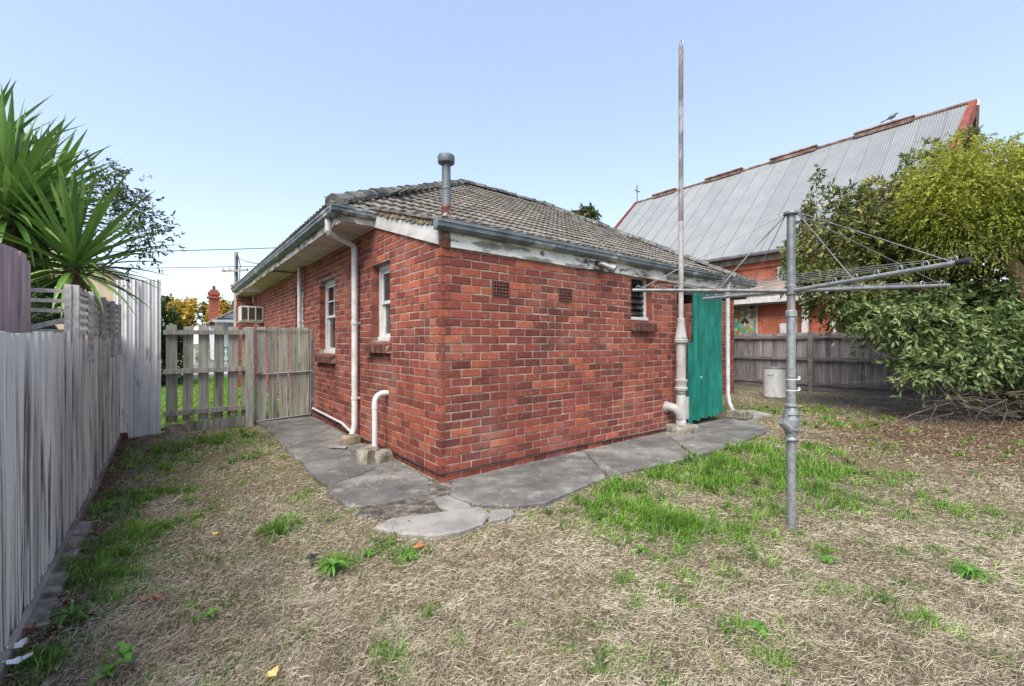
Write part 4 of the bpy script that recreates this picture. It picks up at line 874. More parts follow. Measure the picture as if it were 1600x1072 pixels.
# ------------------------------------------------------------------ foliage tools
def leaf_mat(name, stops, trans=.25, rough=.5, vary=.2, spec=.35):
    return mat(name, stops, scale=3, tone='attr', wt=1.0, wn=.25, bias=-.12, rough=rough, bump=0, vary=vary, trans=trans, spec=spec)
def leaves(P, D, L, Wd, fold=.3, droop=.0, rg=rng):
    n = len(P); D = D / (np.linalg.norm(D, axis=1, keepdims=True) + 1e-9)
    R = rg.normal(size=(n, 3)); S = np.cross(D, R); S /= (np.linalg.norm(S, axis=1, keepdims=True) + 1e-9); N = np.cross(S, D)
    L = L[:, None]; Wd = Wd[:, None]
    mid = P + D * L * .5; tip = P + D * L + np.array([0, 0, -1.]) * L * droop
    V = np.stack([P, mid + S * Wd / 2 + N * Wd * fold, tip, mid - S * Wd / 2 + N * Wd * fold], 1).reshape(-1, 3)
    i = np.arange(n)[:, None] * 4
    T = np.concatenate([i + np.array([[0, 1, 2]]), i + np.array([[0, 2, 3]])])
    return V, T
def blob_points(blobs, n, lo=.55, hi=1.03, rg=rng, lump=.18):
    vol = np.array([b[3] * b[4] * b[5] for b in blobs]) ** .66; k = rg.choice(len(blobs), n, p=vol / vol.sum()); B = np.array(blobs)[k]
    d = rg.normal(size=(n, 3)); d /= np.linalg.norm(d, axis=1, keepdims=True)
    r = (lo ** 3 + (hi ** 3 - lo ** 3) * rg.random(n)) ** (1 / 3)
    r *= 1 + lump * np.sin(d[:, 0] * 5 + B[:, 0] * 3) * np.sin(d[:, 1] * 6 + B[:, 1]) + lump * .6 * np.sin(d[:, 2] * 9 + d[:, 0] * 7)
    return B[:, :3] + d * r[:, None] * B[:, 3:6], d
def to_frame(A):
    s, t = arr_st(A[:, 0], A[:, 1]); return np.stack([s, t, A[:, 2]], 1)
def spray_crown(name, blobs, nspray, per, L, Wd, m, parent, stemlen=.3, droop=.25, out_w=1.0, up_w=.2, lo=.55, clipf=None, og=None, tonefn=None, lump=.18, stems=True):
    P, d = blob_points(blobs, nspray, lo=lo, lump=lump)
    if clipf is not None: k = clipf(P); P, d = P[k], d[k]
    n = len(P)
    D = d * out_w + rng.normal(size=(n, 3)) * .45 + np.array([0, 0, up_w]); D /= np.linalg.norm(D, axis=1, keepdims=True)
    f = rng.random((n, per)); sl = stemlen * (.6 + .8 * rng.random((n, 1)))
    Q = P[:, None, :] + D[:, None, :] * (f * sl)[:, :, None]; Q[:, :, 2] -= droop * (f ** 2) * sl
    LD = D[:, None, :] * .75 + rng.normal(size=(n, per, 3)) * .55; LD[:, :, 2] -= droop * .9
    tb = np.repeat(np.clip(rng.normal(.5, .16, n), 0, 1)[:, None], per, 1) + rng.normal(0, .10, (n, per))
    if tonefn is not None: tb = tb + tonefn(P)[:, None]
    Q = Q.reshape(-1, 3); LD = LD.reshape(-1, 3); k = len(Q)
    V, T = leaves(Q, LD, L * (.6 + .7 * rng.random(k)), Wd * (.7 + .6 * rng.random(k)))
    tone = np.repeat(np.clip(tb.ravel(), 0, 1), 4)
    o = tri_mesh(name, to_frame(V), T, tone, m, parent, og if og is not None else ORG[parent.name])
    if parent is not None: pass
    return o
def limb(mb, pts, r0, r1, n=8, wob=.03):
    pts = [Vector(p) for p in pts]; Q = []
    for i in range(len(pts) - 1):
        for k in range(4): Q.append(pts[i].lerp(pts[i + 1], k / 4))
    Q.append(pts[-1]); m = len(Q)
    Q = [q + Vector((random.uniform(-wob, wob), random.uniform(-wob, wob), 0)) * (0 if i in (0,) else 1) for i, q in enumerate(Q)]
    mb.tube([fr(*q) for q in Q], [r0 + (r1 - r0) * i / (m - 1) for i in range(m)], n)
M_bark = mat('brown_bark', [(0.3, (0.07, 0.05, 0.035)), (0.6, (0.16, 0.12, 0.085)), (0.85, (0.27, 0.21, 0.15))], scale=8, stretch=(3, 3, .6), rough=.95, bump=.9, bscale=14, bdist=.02)
M_barkp = mat('peeling_pink_bark', [(0.3, (0.16, 0.10, 0.07)), (0.6, (0.33, 0.23, 0.16)), (0.85, (0.48, 0.38, 0.28))], scale=6, stretch=(3, 3, .5), rough=.95, bump=.9, bscale=14, bdist=.02)
M_twig = mat('grey_twig', [(0.2, (0.055, 0.043, 0.035)), (0.8, (0.155, 0.125, 0.105))], scale=10, rough=.95, bump=.2)

# ------------------------------------------------------------------ big dark shrub and lime tree over the right fence
G_dark = leaf_mat('shrub_leaf', [(0.0, (0.035, 0.052, 0.016)), (0.35, (0.085, 0.115, 0.032)), (0.6, (0.145, 0.172, 0.048)), (0.8, (0.23, 0.235, 0.072)), (1.0, (0.34, 0.31, 0.11))])
G_broad = leaf_mat('broad_leaf', [(0.0, (0.050, 0.085, 0.026)), (0.35, (0.125, 0.190, 0.065)), (0.7, (0.235, 0.300, 0.125)), (1.0, (0.38, 0.40, 0.15))])
G_lime = leaf_mat('lime_leaf', [(0.0, (0.080, 0.115, 0.014)), (0.35, (0.170, 0.215, 0.024)), (0.7, (0.30, 0.335, 0.040)), (1.0, (0.46, 0.45, 0.085))], trans=.35)
sh = thing('large_shrub', 'sprawling dark green shrub hiding the end of the grey fence', 'shrub', fr(8.6, 8.3, 0))
def px(x, y, Y): return ((x - 800) / FPX * Y, Y, CH + (536 - y) / FPX * Y)
def bl(x, y, Y, rx, ry, rz): p = px(x, y, Y); return (p[0], p[1], p[2], rx, ry, rz)
blobs = [bl(1290, 388, 9.3, .66, .8, .60), bl(1266, 432, 9.0, .36, .5, .22), bl(1350, 375, 9.0, .95, .9, .85), bl(1420, 350, 8.8, 1.0, 1.0, .95), bl(1320, 460, 8.8, .62, .6, .42), bl(1395, 440, 8.6, .9, .9, .7),
         bl(1480, 340, 9.0, 1.0, 1.0, 1.0), bl(1500, 430, 8.6, 1.1, 1.0, 1.0), bl(1590, 420, 8.8, 1.2, 1.0, 1.4), bl(1400, 490, 8.6, .60, .6, .40), bl(1620, 520, 8.6, 1.0, 1.0, .9)]
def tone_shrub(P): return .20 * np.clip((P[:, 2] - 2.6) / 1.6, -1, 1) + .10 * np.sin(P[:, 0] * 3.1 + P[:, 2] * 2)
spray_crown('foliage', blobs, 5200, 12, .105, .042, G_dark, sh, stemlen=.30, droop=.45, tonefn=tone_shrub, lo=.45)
blob2 = [bl(1510, 540, 7.6, .75, .7, .34), bl(1440, 500, 7.9, .55, .6, .38), bl(1540, 500, 7.7, .8, .7, .55), bl(1590, 550, 7.6, .6, .6, .4), bl(1372, 490, 8.1, .30, .4, .28), bl(1450, 568, 7.5, .40, .4, .20)]
spray_crown('broad_foliage', blob2, 1500, 12, .118, .046, G_broad, sh, stemlen=.34, droop=.5, lo=.35, lump=.32)
spires = []
for (x, y0, y1, Y) in [(1277, 268, 330, 9.2), (1302, 292, 330, 9.1), (1322, 298, 330, 9.0), (1355, 290, 320, 8.9), (1262, 318, 345, 9.2), (1392, 292, 330, 8.9), (1232, 400, 420, 9.0), (1445, 228, 290, 9.0), (1420, 240, 300, 9.0), (1465, 225, 260, 9.0), (1515, 205, 240, 9.0)]:
    a = px(x, y1, Y); b_ = px(x, y0, Y)
    for k in range(7): f = k / 6; spires.append((a[0] + (b_[0] - a[0]) * f, Y, a[2] + (b_[2] - a[2]) * f, .06, .06, .05))
spray_crown('shoot_foliage', spires, 420, 5, .11, .040, G_dark, sh, stemlen=.10, droop=.1, up_w=.7, lo=.1)
mb = MB()
base = (9.3, 7.75, 0)
for (ex, ey, ez, r) in [(7.2, 8.8, 2.7, .05), (8.0, 8.7, 3.2, .06), (9.6, 8.8, 3.4, .07), (10.4, 8.4, 2.6, .06), (7.5, 8.2, 1.7, .045), (8.9, 8.2, 2.6, .05)]:
    limb(mb, [base, (base[0] * .6 + ex * .4, base[1] * .6 + ey * .4, ez * .32), (base[0] * .25 + ex * .75, base[1] * .25 + ey * .75, ez * .72), (ex, ey, ez)], r, .015)
mb.build('stem', M_bark, sh, smooth=True)
mb = MB(); r = random.Random(3)
for i in range(170):                                       # dead twigs tangled under the foliage
    x, y = r.uniform(6.6, 10.2), r.uniform(6.5, 8.2); z = r.uniform(.02, 1.1) * (1.0 if y > 7 else .5); a = r.uniform(0, 6.3); L = r.uniform(.4, 1.3); p = Vector((x, y, z)); pts = [p]; d = Vector((math.cos(a) * .8 - .35, math.sin(a) * .5 - .3, r.uniform(-.45, .3))).normalized()
    for k in range(5):
        d = (d + Vector((r.uniform(-.4, .4), r.uniform(-.4, .4), r.uniform(-.35, .3)))).normalized(); p = p + d * L / 5
        if p.z < .015: p.z = .015
        pts.append(p.copy())
    r0 = r.choice([.003, .004, .005, .007]); mb.tube([fr(*q) for q in pts], [r0 * (1 - .13 * k) for k in range(6)], 5)
for (pts, r0) in [([(9.3, 7.7, .0), (8.6, 7.5, .35), (7.6, 7.4, .42), (6.9, 7.3, .22), (6.3, 7.2, .06)], .018), ([(9.6, 7.4, .05), (8.8, 7.2, .5), (8.2, 7.2, .55)], .018), ([(9.9, 7.2, .5), (8.7, 7.0, .62), (7.9, 6.9, .60)], .012)]:
    limb(mb, pts, r0, .008, 7)
mb.build('dead_twigs', M_twig, sh, smooth=True)

lt = thing('lime_tree', 'bright yellow green feathery tree leaning over the shrub', 'tree', fr(9.9, 7.6, 0))
mb = MB()
tb = px(1640, 640, 7.4)
limb(mb, [(tb[0], 7.4, -.05), px(1622, 540, 7.4), px(1598, 450, 7.35), px(1570, 385, 7.3), px(1545, 330, 7.3)], .16, .06, 10, .02)
limb(mb, [px(1600, 455, 7.35), px(1640, 380, 7.3), px(1660, 300, 7.2)], .09, .04); limb(mb, [px(1572, 388, 7.3), px(1500, 350, 7.3), px(1460, 330, 7.3)], .045, .015); limb(mb, [px(1550, 340, 7.3), px(1580, 270, 7.2)], .05, .015)
mb.build('trunk', M_barkp, lt, smooth=True)
lb = [bl(1560, 290, 7.3, .75, .8, .55), bl(1500, 300, 7.4, .55, .7, .50), bl(1630, 290, 7.2, .8, .8, .7), bl(1540, 255, 7.4, .42, .5, .33), bl(1480, 265, 7.6, .42, .5, .40), bl(1600, 350, 7.2, .6, .7, .35), bl(1465, 330, 7.5, .42, .5, .38), bl(1530, 350, 7.3, .5, .5, .28), bl(1660, 360, 7.2, .6, .6, .6), bl(1450, 300, 7.7, .28, .4, .30), bl(1505, 225, 7.5, .16, .2, .20)]
def toplit_tone_lime(P): return .22 * np.clip((P[:, 2] - 3.6) / .7, -1.3, 1)  # paler leaves towards the top: light on the crown put into the colour
spray_crown('crown', lb, 4300, 13, .062, .020, G_lime, lt, stemlen=.24, droop=.75, up_w=.0, lo=.5, tonefn=toplit_tone_lime, lump=.25)
spray_crown('hanging_sprays', [bl(1560, 385, 7.2, .9, .5, .16), bl(1490, 380, 7.4, .5, .4, .22)], 320, 13, .06, .018, leaf_mat('shaded_lime_leaf', [(0.0, (0.06, 0.08, 0.02)), (0.5, (0.14, 0.17, 0.035)), (1.0, (0.30, 0.29, 0.06))]), lt, stemlen=.26, droop=1.1, up_w=-.3, lo=.2)  # darker copy of the lime leaf, shade put into its colour

# ------------------------------------------------------------------ yucca behind the left fence: every big leaf its own piece
def yucca_leaf(seed, droop):
    r = random.Random(seed); mb = MB(); n = 6; vs = []
    for i in range(n + 1):
        u = i / n; wd = .030 * (0.62 + 1.0 * math.sin(math.pi * min(1, u * .85 + .12)) ** .8) * (1 - u ** 4) if i < n else .001
        z = u * (1 - .10 * droop * u); y = droop * .42 * u ** 2.2
        vs += [(-wd, y - wd * .30, z), (0, y, z), (wd, y - wd * .30, z)]
    fs = []
    for i in range(n):
        a = i * 3; fs += [(a, a + 1, a + 4, a + 3), (a + 1, a + 2, a + 5, a + 4)]
    mb.add(vs, fs); return mesh_only(mb, 'leaf', smooth=True)
YM = [yucca_leaf(i, d) for i, d in enumerate((.06, .18, .34, .60, 1.0))]
M_yuc = mat('yucca_leaf', [(0.0, (0.045, 0.10, 0.025)), (0.4, (0.125, 0.245, 0.055)), (0.75, (0.23, 0.37, 0.095)), (1.0, (0.36, 0.47, 0.18))], scale=2.0, stretch=(30, 30, .6), tone='obj', wt=.6, wn=.55, bias=-.12, rough=.38, bump=0, trans=.12, spec=.45)
yu = thing('yucca', 'large yucca with green sword leaves behind the fence', 'plant', (-3.3, 1.6, 0))
heads = [((116, 412), 4.2, .92, 105, 1.0), ((12, 322), 4.0, .94, 130, .95), ((60, 340), 4.6, 1.0, 100, 1.0), ((-45, 268), 4.1, .92, 90, 1.0), ((25, 395), 4.3, .9, 90, 1)]
mb = MB(); todo = []
for hi, ((x, y), Y, L0, n, tl) in enumerate(heads):
    h = Vector(px(x, y, Y)); rr = random.Random(50 + hi)
    g = (h.x - .25, h.y + .25, -.05); limb(mb, [g, (g[0] + .03, g[1], h.z * .5), (h.x, h.y, h.z)], .10, .06, 9, .02)
    for i in range(n):
        u = (i + .5) / n; el = math.radians(88 - 118 * u + rr.uniform(-8, 8)); az = i * 2.39996 + rr.uniform(-.25, .25)
        L = L0 * rr.uniform(.82, 1.08) * (.80 + .30 * math.sin(math.pi * min(1, u * 1.3 + .15)))
        d = Vector((math.cos(az) * math.cos(el), math.sin(az) * math.cos(el), math.sin(el)))
        pf = Vector(fr(h.x + d.x * .04, h.y + d.y * .04, h.z + d.z * .05 - .10 * u))
        df = Vector((CT * d.x + ST * d.y, -ST * d.x + CT * d.y, d.z)).normalized()
        tipf = pf + df * L
        if tipf.x > -2.64 and tipf.z < 1.78: continue
        down = Vector((0, 0, -1)); yax = (down - df * down.dot(df))
        if yax.length < .15: yax = Vector((math.cos(az + .5), math.sin(az + .5), 0)); yax = yax - df * yax.dot(df)
        yax.normalize(); xax = yax.cross(df); R = Matrix((xax, yax, df)).transposed()
        todo.append((pf, R, L * rr.uniform(.56, .82), L, min(4, int(u * 4.2 + rr.random() * .8))))
random.Random(5).shuffle(todo); todo.sort(key=lambda q: (q[0] - cam_f).length > 4.2)
ym = MB()
for i, (pf, R, wx, L, k) in enumerate(todo):
    if i < 300: piece('leaf', YM[k], M_yuc, yu, pf, R.to_euler(), (wx, L, L))
    else: ym.add([pf + R @ Vector((v.co.x * wx, v.co.y * L, v.co.z * L)) for v in YM[k].vertices], [tuple(q.vertices) for q in YM[k].polygons], random.random())
if ym.v: tag(ym.build('inner_leaves', M_yuc, yu, smooth=True), kind='stuff')
mb.build('trunk', M_bark, yu, smooth=True)

# small leaved tree and other planting on the neighbour's side
G_olive = leaf_mat('small_dark_leaf', [(0, (0.030, 0.045, 0.022)), (.5, (0.065, 0.095, 0.045)), (1, (0.12, 0.15, 0.07))], trans=.15)
nt_ = thing('small_leaved_tree', 'thin dark branched tree showing behind the yucca', 'tree', fr(-5.9, 5.3, 0))
mb = MB(); P0 = [px(165, 300, 5.2), px(205, 320, 5.3), px(225, 345, 5.2), px(235, 370, 5.2), px(190, 285, 5.4), px(150, 270, 5.5), px(210, 395, 5.2)]
for p in P0: limb(mb, [(-5.9, 5.3, 1.6), (-5.5, 5.3, 2.1), ((p[0] - 5.5) / 2, 5.3, (p[2] + 2.1) / 2), p], .022, .005, 6)
limb(mb, [(-5.9, 5.3, -.05), (-5.88, 5.3, .9), (-5.9, 5.3, 1.65)], .06, .03); mb.build('trunk', M_bark, nt_, smooth=True)
spray_crown('crown', [(p[0], p[1], p[2], .17, .2, .12) for p in P0] + [bl(190, 330, 5.5, .22, .3, .22)], 250, 9, .060, .022, G_olive, nt_, stemlen=.18, droop=.15, lo=.2)
G_hedge = leaf_mat('hedge_leaf', [(0, (0.015, 0.030, 0.012)), (.5, (0.04, 0.075, 0.025)), (1, (0.09, 0.13, 0.04))])
hd = thing('dense_bush', 'dark bush crowding the fence under the yucca', 'bush', fr(-4.3, 3.4, 0))
mb = MB()
for q in ((-4.6, 3.3, 1.2), (-4.2, 3.6, 1.4), (-4.9, 4.2, 1.5)): limb(mb, [(-4.5, 3.6, -.05), (q[0], q[1], .6), q], .04, .01)
mb.build('stem', M_bark, hd)
def clipl(P): s, t = arr_st(P[:, 0], P[:, 1]); return s < -3.0
spray_crown('foliage', [(-4.35, 3.2, 1.25, .75, .8, .55), (-4.9, 4.2, 1.4, .8, .8, .55), (-3.7, 2.2, 1.2, .5, .6, .5), (-5.6, 5.0, 1.3, .8, .7, .5), (-3.6, 2.2, 1.5, .5, .4, .4)], 900, 11, .10, .035, G_hedge, hd, stemlen=.26, droop=.3, clipf=clipl)

# ------------------------------------------------------------------ beyond: neighbour house, street, far house, trees, pole and wires
M_cream = mat('cream_render', [(0.3, (0.47, 0.38, 0.27)), (0.7, (0.58, 0.48, 0.36))], scale=3, rough=.9, bump=.2)
M_slate = mat('grey_roof_sheet', [(0.3, (0.15, 0.16, 0.17)), (0.7, (0.26, 0.27, 0.28))], scale=3, rough=.6, bump=.2)
nh = thing('neighbour_house', 'cream rendered house glimpsed behind the yucca', 'house', (-6, 14, 0))
mb = MB().hexa([(-9.6, 13, -.1), (-2.95, 13, -.1), (-2.95, 20, -.1), (-9.6, 20, -.1)], [(-9.6, 13, 3.1), (-2.95, 13, 3.1), (-2.95, 20, 3.1), (-9.6, 20, 3.1)])
mb.prism([(-9.6, 13, 3.1), (-2.95, 13, 3.1), (-6.25, 13, 5.0)], (0, 7, 0)); mb.build('wall', M_cream, nh)
MB().prism([(-2.75, 12.8, 3.02), (-2.72, 12.8, 3.12), (-6.25, 12.8, 5.16), (-9.8, 12.8, 3.12), (-9.77, 12.8, 3.02), (-6.25, 12.8, 5.03)], (0, 7.4, 0)).build('roof', M_slate, nh)
MB().box(-7.6, -6.2, 12.93, 12.99, 1.0, 2.4).build('window', M_white, nh); 

M_wb = mat('pale_weatherboard', [(0.3, (0.48, 0.53, 0.58)), (0.7, (0.58, 0.63, 0.68))], scale=2, rough=.7, bump=.1)
M_green = mat('green_trim', [(0.3, (0.05, 0.17, 0.11)), (0.7, (0.08, 0.24, 0.16))], rough=.6, bump=0)
fh = thing('weatherboard_house', 'pale weatherboard cottage with brick chimney across the street', 'house', (4, 40, 0))
wl = MB(); z = 0
while z < 3.1: wl.hexa([(.9, 38 - .03, z), (7.0, 38 - .03, z), (7.0, 38.2, z), (.9, 38.2, z)], [(.9, 38, z + .19), (7.0, 38, z + .19), (7.0, 38.2, z + .19), (.9, 38.2, z + .19)]); z += .19
wl.prism([(.9, 38.0, 3.2), (7.0, 38.0, 3.2), (3.1, 38.0, 4.6)], (0, .2, 0)); wl.box(.9, 7.0, 38.21, 46, -.1, 3.1); wl.build('wall', M_wb, fh)
MB().prism([(.5, 37.5, 3.08), (.5, 37.5, 3.2), (3.1, 37.5, 4.82), (7.3, 37.5, 3.2), (7.3, 37.5, 3.08), (3.1, 37.5, 4.68)], (0, 9, 0)).build('roof', M_slate, fh)
MB().box(.9, 6.8, 37.9, 37.96, 3.3, 3.4).build('gable_trim', M_slate, fh)
ch = MB().box(.55, 1.25, 41, 41.7, 2.9, 5.5).box(.47, 1.33, 40.92, 41.78, 5.5, 5.75).box(.40, 1.40, 40.85, 41.85, 5.2, 5.35).box(.6, 1.2, 41.05, 41.65, 5.76, 5.95); chm = ch.build('chimney', mat('orange_brick', [(0.3, (0.22, 0.065, 0.04)), (0.7, (0.31, 0.10, 0.06))], scale=6, rough=.9), fh)
MB().lathe((.9, 41.35, 0), [(.12, 5.95), (.10, 6.3)], 10).build('chimney_pot', M_sillbrick, chm)
for s in (1.0, 2.4, 3.8): MB().box(s, s + .16, 36.4, 36.56, -.1, 3.05).build('verandah_post', M_white, fh)
MB().box(.9, 4.2, 36.45, 36.5, .3, 1.1).build('verandah_rail', M_green, fh); MB().prism([(.5, 36.2, 2.95), (.5, 36.2, 3.02), (.5, 37.9, 3.3), (.5, 37.9, 3.2)], (6.5, 0, 0)).build('verandah_roof', M_slate, fh)
wn = MB().box(2.0, 3.1, 37.9, 37.97, 1.0, 2.5).build('window', M_white, fh); MB().box(2.1, 3.0, 37.88, 37.899, 1.1, 2.4).build('pane', M_glass, wn)
dr2 = MB().box(4.3, 5.2, 37.9, 37.97, .1, 2.3).build('door', M_green, fh)
# low front fence across the street
sf = thing('front_fence', 'pale low front fence beyond the street', 'fence', (-6, 33, 0))
for i in range(26):
    s = -14 + i * .6; MB().box(s, s + .09, 33, 33.03, -.05, 1.0).build('picket', M_white, sf)
MB().box(-14, 2, 33.04, 33.08, .75, .83).build('rail', M_white, sf)
lh = thing('low_house', 'low pale house between the sunlight-painted trees', 'house', (-5, 44, 0))
MB().box(-9, -1.6, 44, 52, -.1, 2.9).build('wall', M_cream, lh); MB().prism([(-9.4, 43.6, 2.8), (-1.2, 43.6, 2.8), (-1.6, 43.6, 3.1), (-9, 43.6, 3.1)], (0, 9, 0)).build('roof', mat('pale_green_roof', [(0.3, (0.28, 0.36, 0.30)), (0.7, (0.38, 0.46, 0.40))], rough=.6), lh)
for i in range(3): MB().box(-8 + i * 2.2, -6.9 + i * 2.2, 43.94, 43.99, .9, 2.1).build('window', M_glass, lh)

G_sunlit = leaf_mat('sunset_painted_leaf', [(0, (0.12, 0.105, 0.02)), (.4, (0.36, 0.25, 0.035)), (.75, (0.62, 0.42, 0.06)), (1, (0.75, 0.56, 0.12))], trans=.35)  # low sunlight on the far trees, put into the leaf colour
G_far = leaf_mat('far_green_leaf', [(0, (0.025, 0.040, 0.018)), (.5, (0.075, 0.095, 0.035)), (1, (0.19, 0.18, 0.06))])
def far_tree(label, x, ytop, ybot, Y, wpx, m, n=260, per=8, lf=.34, trunk=True, group=None, dense=.3):
    k = Y / FPX; X = (x - 800) * k; zt = CH + (536 - ytop) * k; zb = CH + (536 - ybot) * k; rw = wpx / 2 * k
    t = thing('street_tree', label, 'tree', fr(X, Y, 0), group); mb = MB()
    limb(mb, [(X, Y, -.2), (X + .1, Y, zb * .6), (X, Y, zt * .7)], .05 * rw + .10, .05, 8, .05)
    bs = []
    rr = random.Random(int(x * 7 + ytop))
    for i in range(9):
        f = rr.random(); bs.append((X + rw * rr.uniform(-.62, .62), Y + rw * rr.uniform(-.5, .5), zb + (zt - zb) * (.12 + .68 * f), rw * rr.uniform(.28, .5), rw * .45, (zt - zb) * rr.uniform(.12, .22)))
        limb(mb, [(X, Y, zb * .8), (bs[-1][0], bs[-1][1], bs[-1][2])], .06, .02, 5, .05)
    mb.build('trunk', M_bark, t, smooth=True)
    spray_crown('crown', bs, n, per, lf, lf * .55, m, t, stemlen=lf * 1.6, droop=.2, lo=dense)
far_tree('tree with sunlight painted into its leaves above the picket fence beside the corrugated panel', 284, 466, 512, 44, 46, G_sunlit, 420)
far_tree('dark olive tree just left of the sunlight-painted chimney tree', 325, 474, 505, 52, 26, G_far, 240)
far_tree('tree with sunlight painted into its leaves rising behind the brick chimney', 341, 468, 503, 47, 30, G_sunlit, 420)
far_tree('thin green tree peeking between utility pole and chimney', 366, 470, 500, 60, 24, G_far, 200)
far_tree('feathery green tree showing over the tiled roof', 912, 328, 370, 38, 42, G_far, 330, lf=.42)
far_tree('olive tree behind the top of the corrugated panel', 262, 462, 500, 58, 34, G_far, 260)
cyb = thing('conifer', 'dark narrow conifer beside the corrugated panel', 'tree', fr(-11.4, 14.2, 0))
mb = MB(); limb(mb, [(-11.4, 14.2, -.1), (-11.4, 14.2, 2.4)], .08, .02); mb.build('trunk', M_bark, cyb)
spray_crown('crown', [(-11.4, 14.2, .9, .42, .42, .9), (-11.4, 14.2, 1.7, .3, .3, .8)], 500, 9, .16, .05, G_hedge, cyb, stemlen=.25, droop=.1, up_w=.5)
M_pole = mat('grey_timber_pole', [(0.3, (0.20, 0.18, 0.16)), (0.7, (0.34, 0.32, 0.29))], scale=4, stretch=(4, 4, .3), rough=.9, bump=.4)
PY = 29.5
def pz(y, Y=PY): return CH + (536 - y) / FPX * Y
pX = (369 - 800) / FPX * PY
up_t = thing('utility_pole', 'timber utility pole with crossarm and insulators beyond the house', 'pole', fr(pX, PY, 0))
limb(m1 := MB(), [(pX, PY, -.2), (pX, PY, pz(470)), (pX, PY, pz(394))], .16, .11, 10, .0); m1.build('pole', M_pole, up_t, smooth=True)
ca = MB().bar(fr(pX - .9, PY - .1, pz(424)), fr(pX + 1.1, PY - .5, pz(424)), .1, .12).build('crossarm', M_pole, up_t)
for dx_ in (-.7, -.25, .4, .95): MB().lathe(fr(pX + dx_, PY - .3, pz(424) + .06), [(.03, 0), (.05, .05), (.05, .14), (.03, .17)], 8).build('insulator', M_white, up_t)
mb = MB(); mb.tube([fr(pX + .18, PY - .1, pz(400)), fr(pX + .4, PY - .2, pz(415)), fr(pX + .35, PY - .2, pz(440)), fr(pX + .16, PY - .15, pz(452))], .03, 6).tube([fr(pX + .14, PY - .14, pz(460)), fr(pX + .12, PY - .14, pz(400))], .04, 6); mb.build('service_cable', M_black, up_t)
def wire(label, pts, r=.022):
    P = [Vector(p) for p in pts]; Q = []
    for a, b_ in zip(P[:-1], P[1:]):
        n = 12; L = (b_ - a).length
        for k in range(n): f = k / n; q = a.lerp(b_, f); q.z -= 4 * f * (1 - f) * L * .006; Q.append(q)
    Q.append(P[-1]); c = fr(*Q[0]); tag(MB().tube([fr(*q) for q in Q], r, 5).build('power_line', M_black, o=c), label, 'wire')
w1 = lambda x, y, Y: ((x - 800) / FPX * Y, Y, pz(y, Y))
wire('upper power line crossing the sky above the pole', [w1(-120, 394, 24), w1(440, 387, 24), (3.0, 24.5, 6.9)])
wire('lower power line meeting the pole crossarm', [w1(-150, 416, PY), (pX - .25, PY - .3, pz(418)), w1(480, 413, PY), (2, PY, pz(416))])
wire('service wire dropping from the pole to the house roof', [(pX + .12, PY - .1, pz(402)), w1(412, 413, 17)], .018)
# ------------------------------------------------------------------ the church behind the right fence
def brick_tex(name, c1, c2, mortar, scale):
    m = bpy.data.materials.new(name); m.use_nodes = True; n = m.node_tree; L = n.links.new; b = n.nodes['Principled BSDF']
    tc = n.nodes.new('ShaderNodeTexCoord'); sp = n.nodes.new('ShaderNodeSeparateXYZ'); cb = n.nodes.new('ShaderNodeCombineXYZ'); L(tc.outputs['Object'], sp.inputs[0])
    ad = n.nodes.new('ShaderNodeMath'); ad.operation = 'ADD'; L(sp.outputs[0], ad.inputs[0]); L(sp.outputs[1], ad.inputs[1]); L(ad.outputs[0], cb.inputs[0]); L(sp.outputs[2], cb.inputs[1])
    t = n.nodes.new('ShaderNodeTexBrick'); t.inputs['Scale'].default_value = 1; t.inputs['Brick Width'].default_value = .24; t.inputs['Row Height'].default_value = .086; t.inputs['Mortar Size'].default_value = .006; t.inputs['Bias'].default_value = -.1
    t.inputs['Color1'].default_value = (*c1, 1); t.inputs['Color2'].default_value = (*c2, 1); t.inputs['Mortar'].default_value = (*mortar, 1); L(cb.outputs[0], t.inputs['Vector'])
    nz = n.nodes.new('ShaderNodeTexNoise'); nz.inputs['Scale'].default_value = 2.2; nz.inputs['Detail'].default_value = 8; L(tc.outputs['Object'], nz.inputs['Vector'])
    h = n.nodes.new('ShaderNodeHueSaturation'); mr = n.nodes.new('ShaderNodeMapRange'); mr.inputs[1].default_value = .3; mr.inputs[2].default_value = .7; mr.inputs[3].default_value = .72; mr.inputs[4].default_value = 1.25; L(nz.outputs[0], mr.inputs[0]); L(mr.outputs[0], h.inputs['Value']); L(t.outputs['Color'], h.inputs['Color']); L(h.outputs[0], b.inputs['Base Color'])
    b.inputs['Roughness'].default_value = .9
    bp = n.nodes.new('ShaderNodeBump'); bp.inputs['Strength'].default_value = .4; bp.inputs['Distance'].default_value = .01; L(t.outputs['Fac'], bp.inputs['Height']); bp.invert = True; L(bp.outputs[0], b.inputs['Normal'])
    return m
M_cbrick = brick_tex('church_brick', (0.50, 0.135, 0.065), (0.38, 0.098, 0.054), (0.48, 0.28, 0.20), 1)
M_croof = mat('galvanised_roof_sheet', [(0.1, (0.165, 0.180, 0.192)), (0.9, (0.215, 0.232, 0.245))], scale=1.2, tone='obj', wt=.35, bias=-.15, rough=.6, metallic=.1, bump=0, layers=[((0.17, 0.13, 0.10), 2.5, (1, 1, 1), .66, .74, .6)])
M_red = mat('oxide_red_trim', [(0.3, (0.14, 0.035, 0.025)), (0.7, (0.22, 0.06, 0.04))], scale=4, rough=.7, bump=.2)
M_rvent = mat('rusty_ridge_vent', [(0.2, (0.085, 0.045, 0.032)), (0.5, (0.17, 0.105, 0.08)), (0.85, (0.29, 0.25, 0.215))], scale=3, rough=.8, bump=.2)
church = thing('church', 'red brick church with steep grey corrugated roof and ridge vents', 'church', (22, 6, 0))
RS, RZ, ES, EZ = 22.0, 10.6, 16.05, 4.95
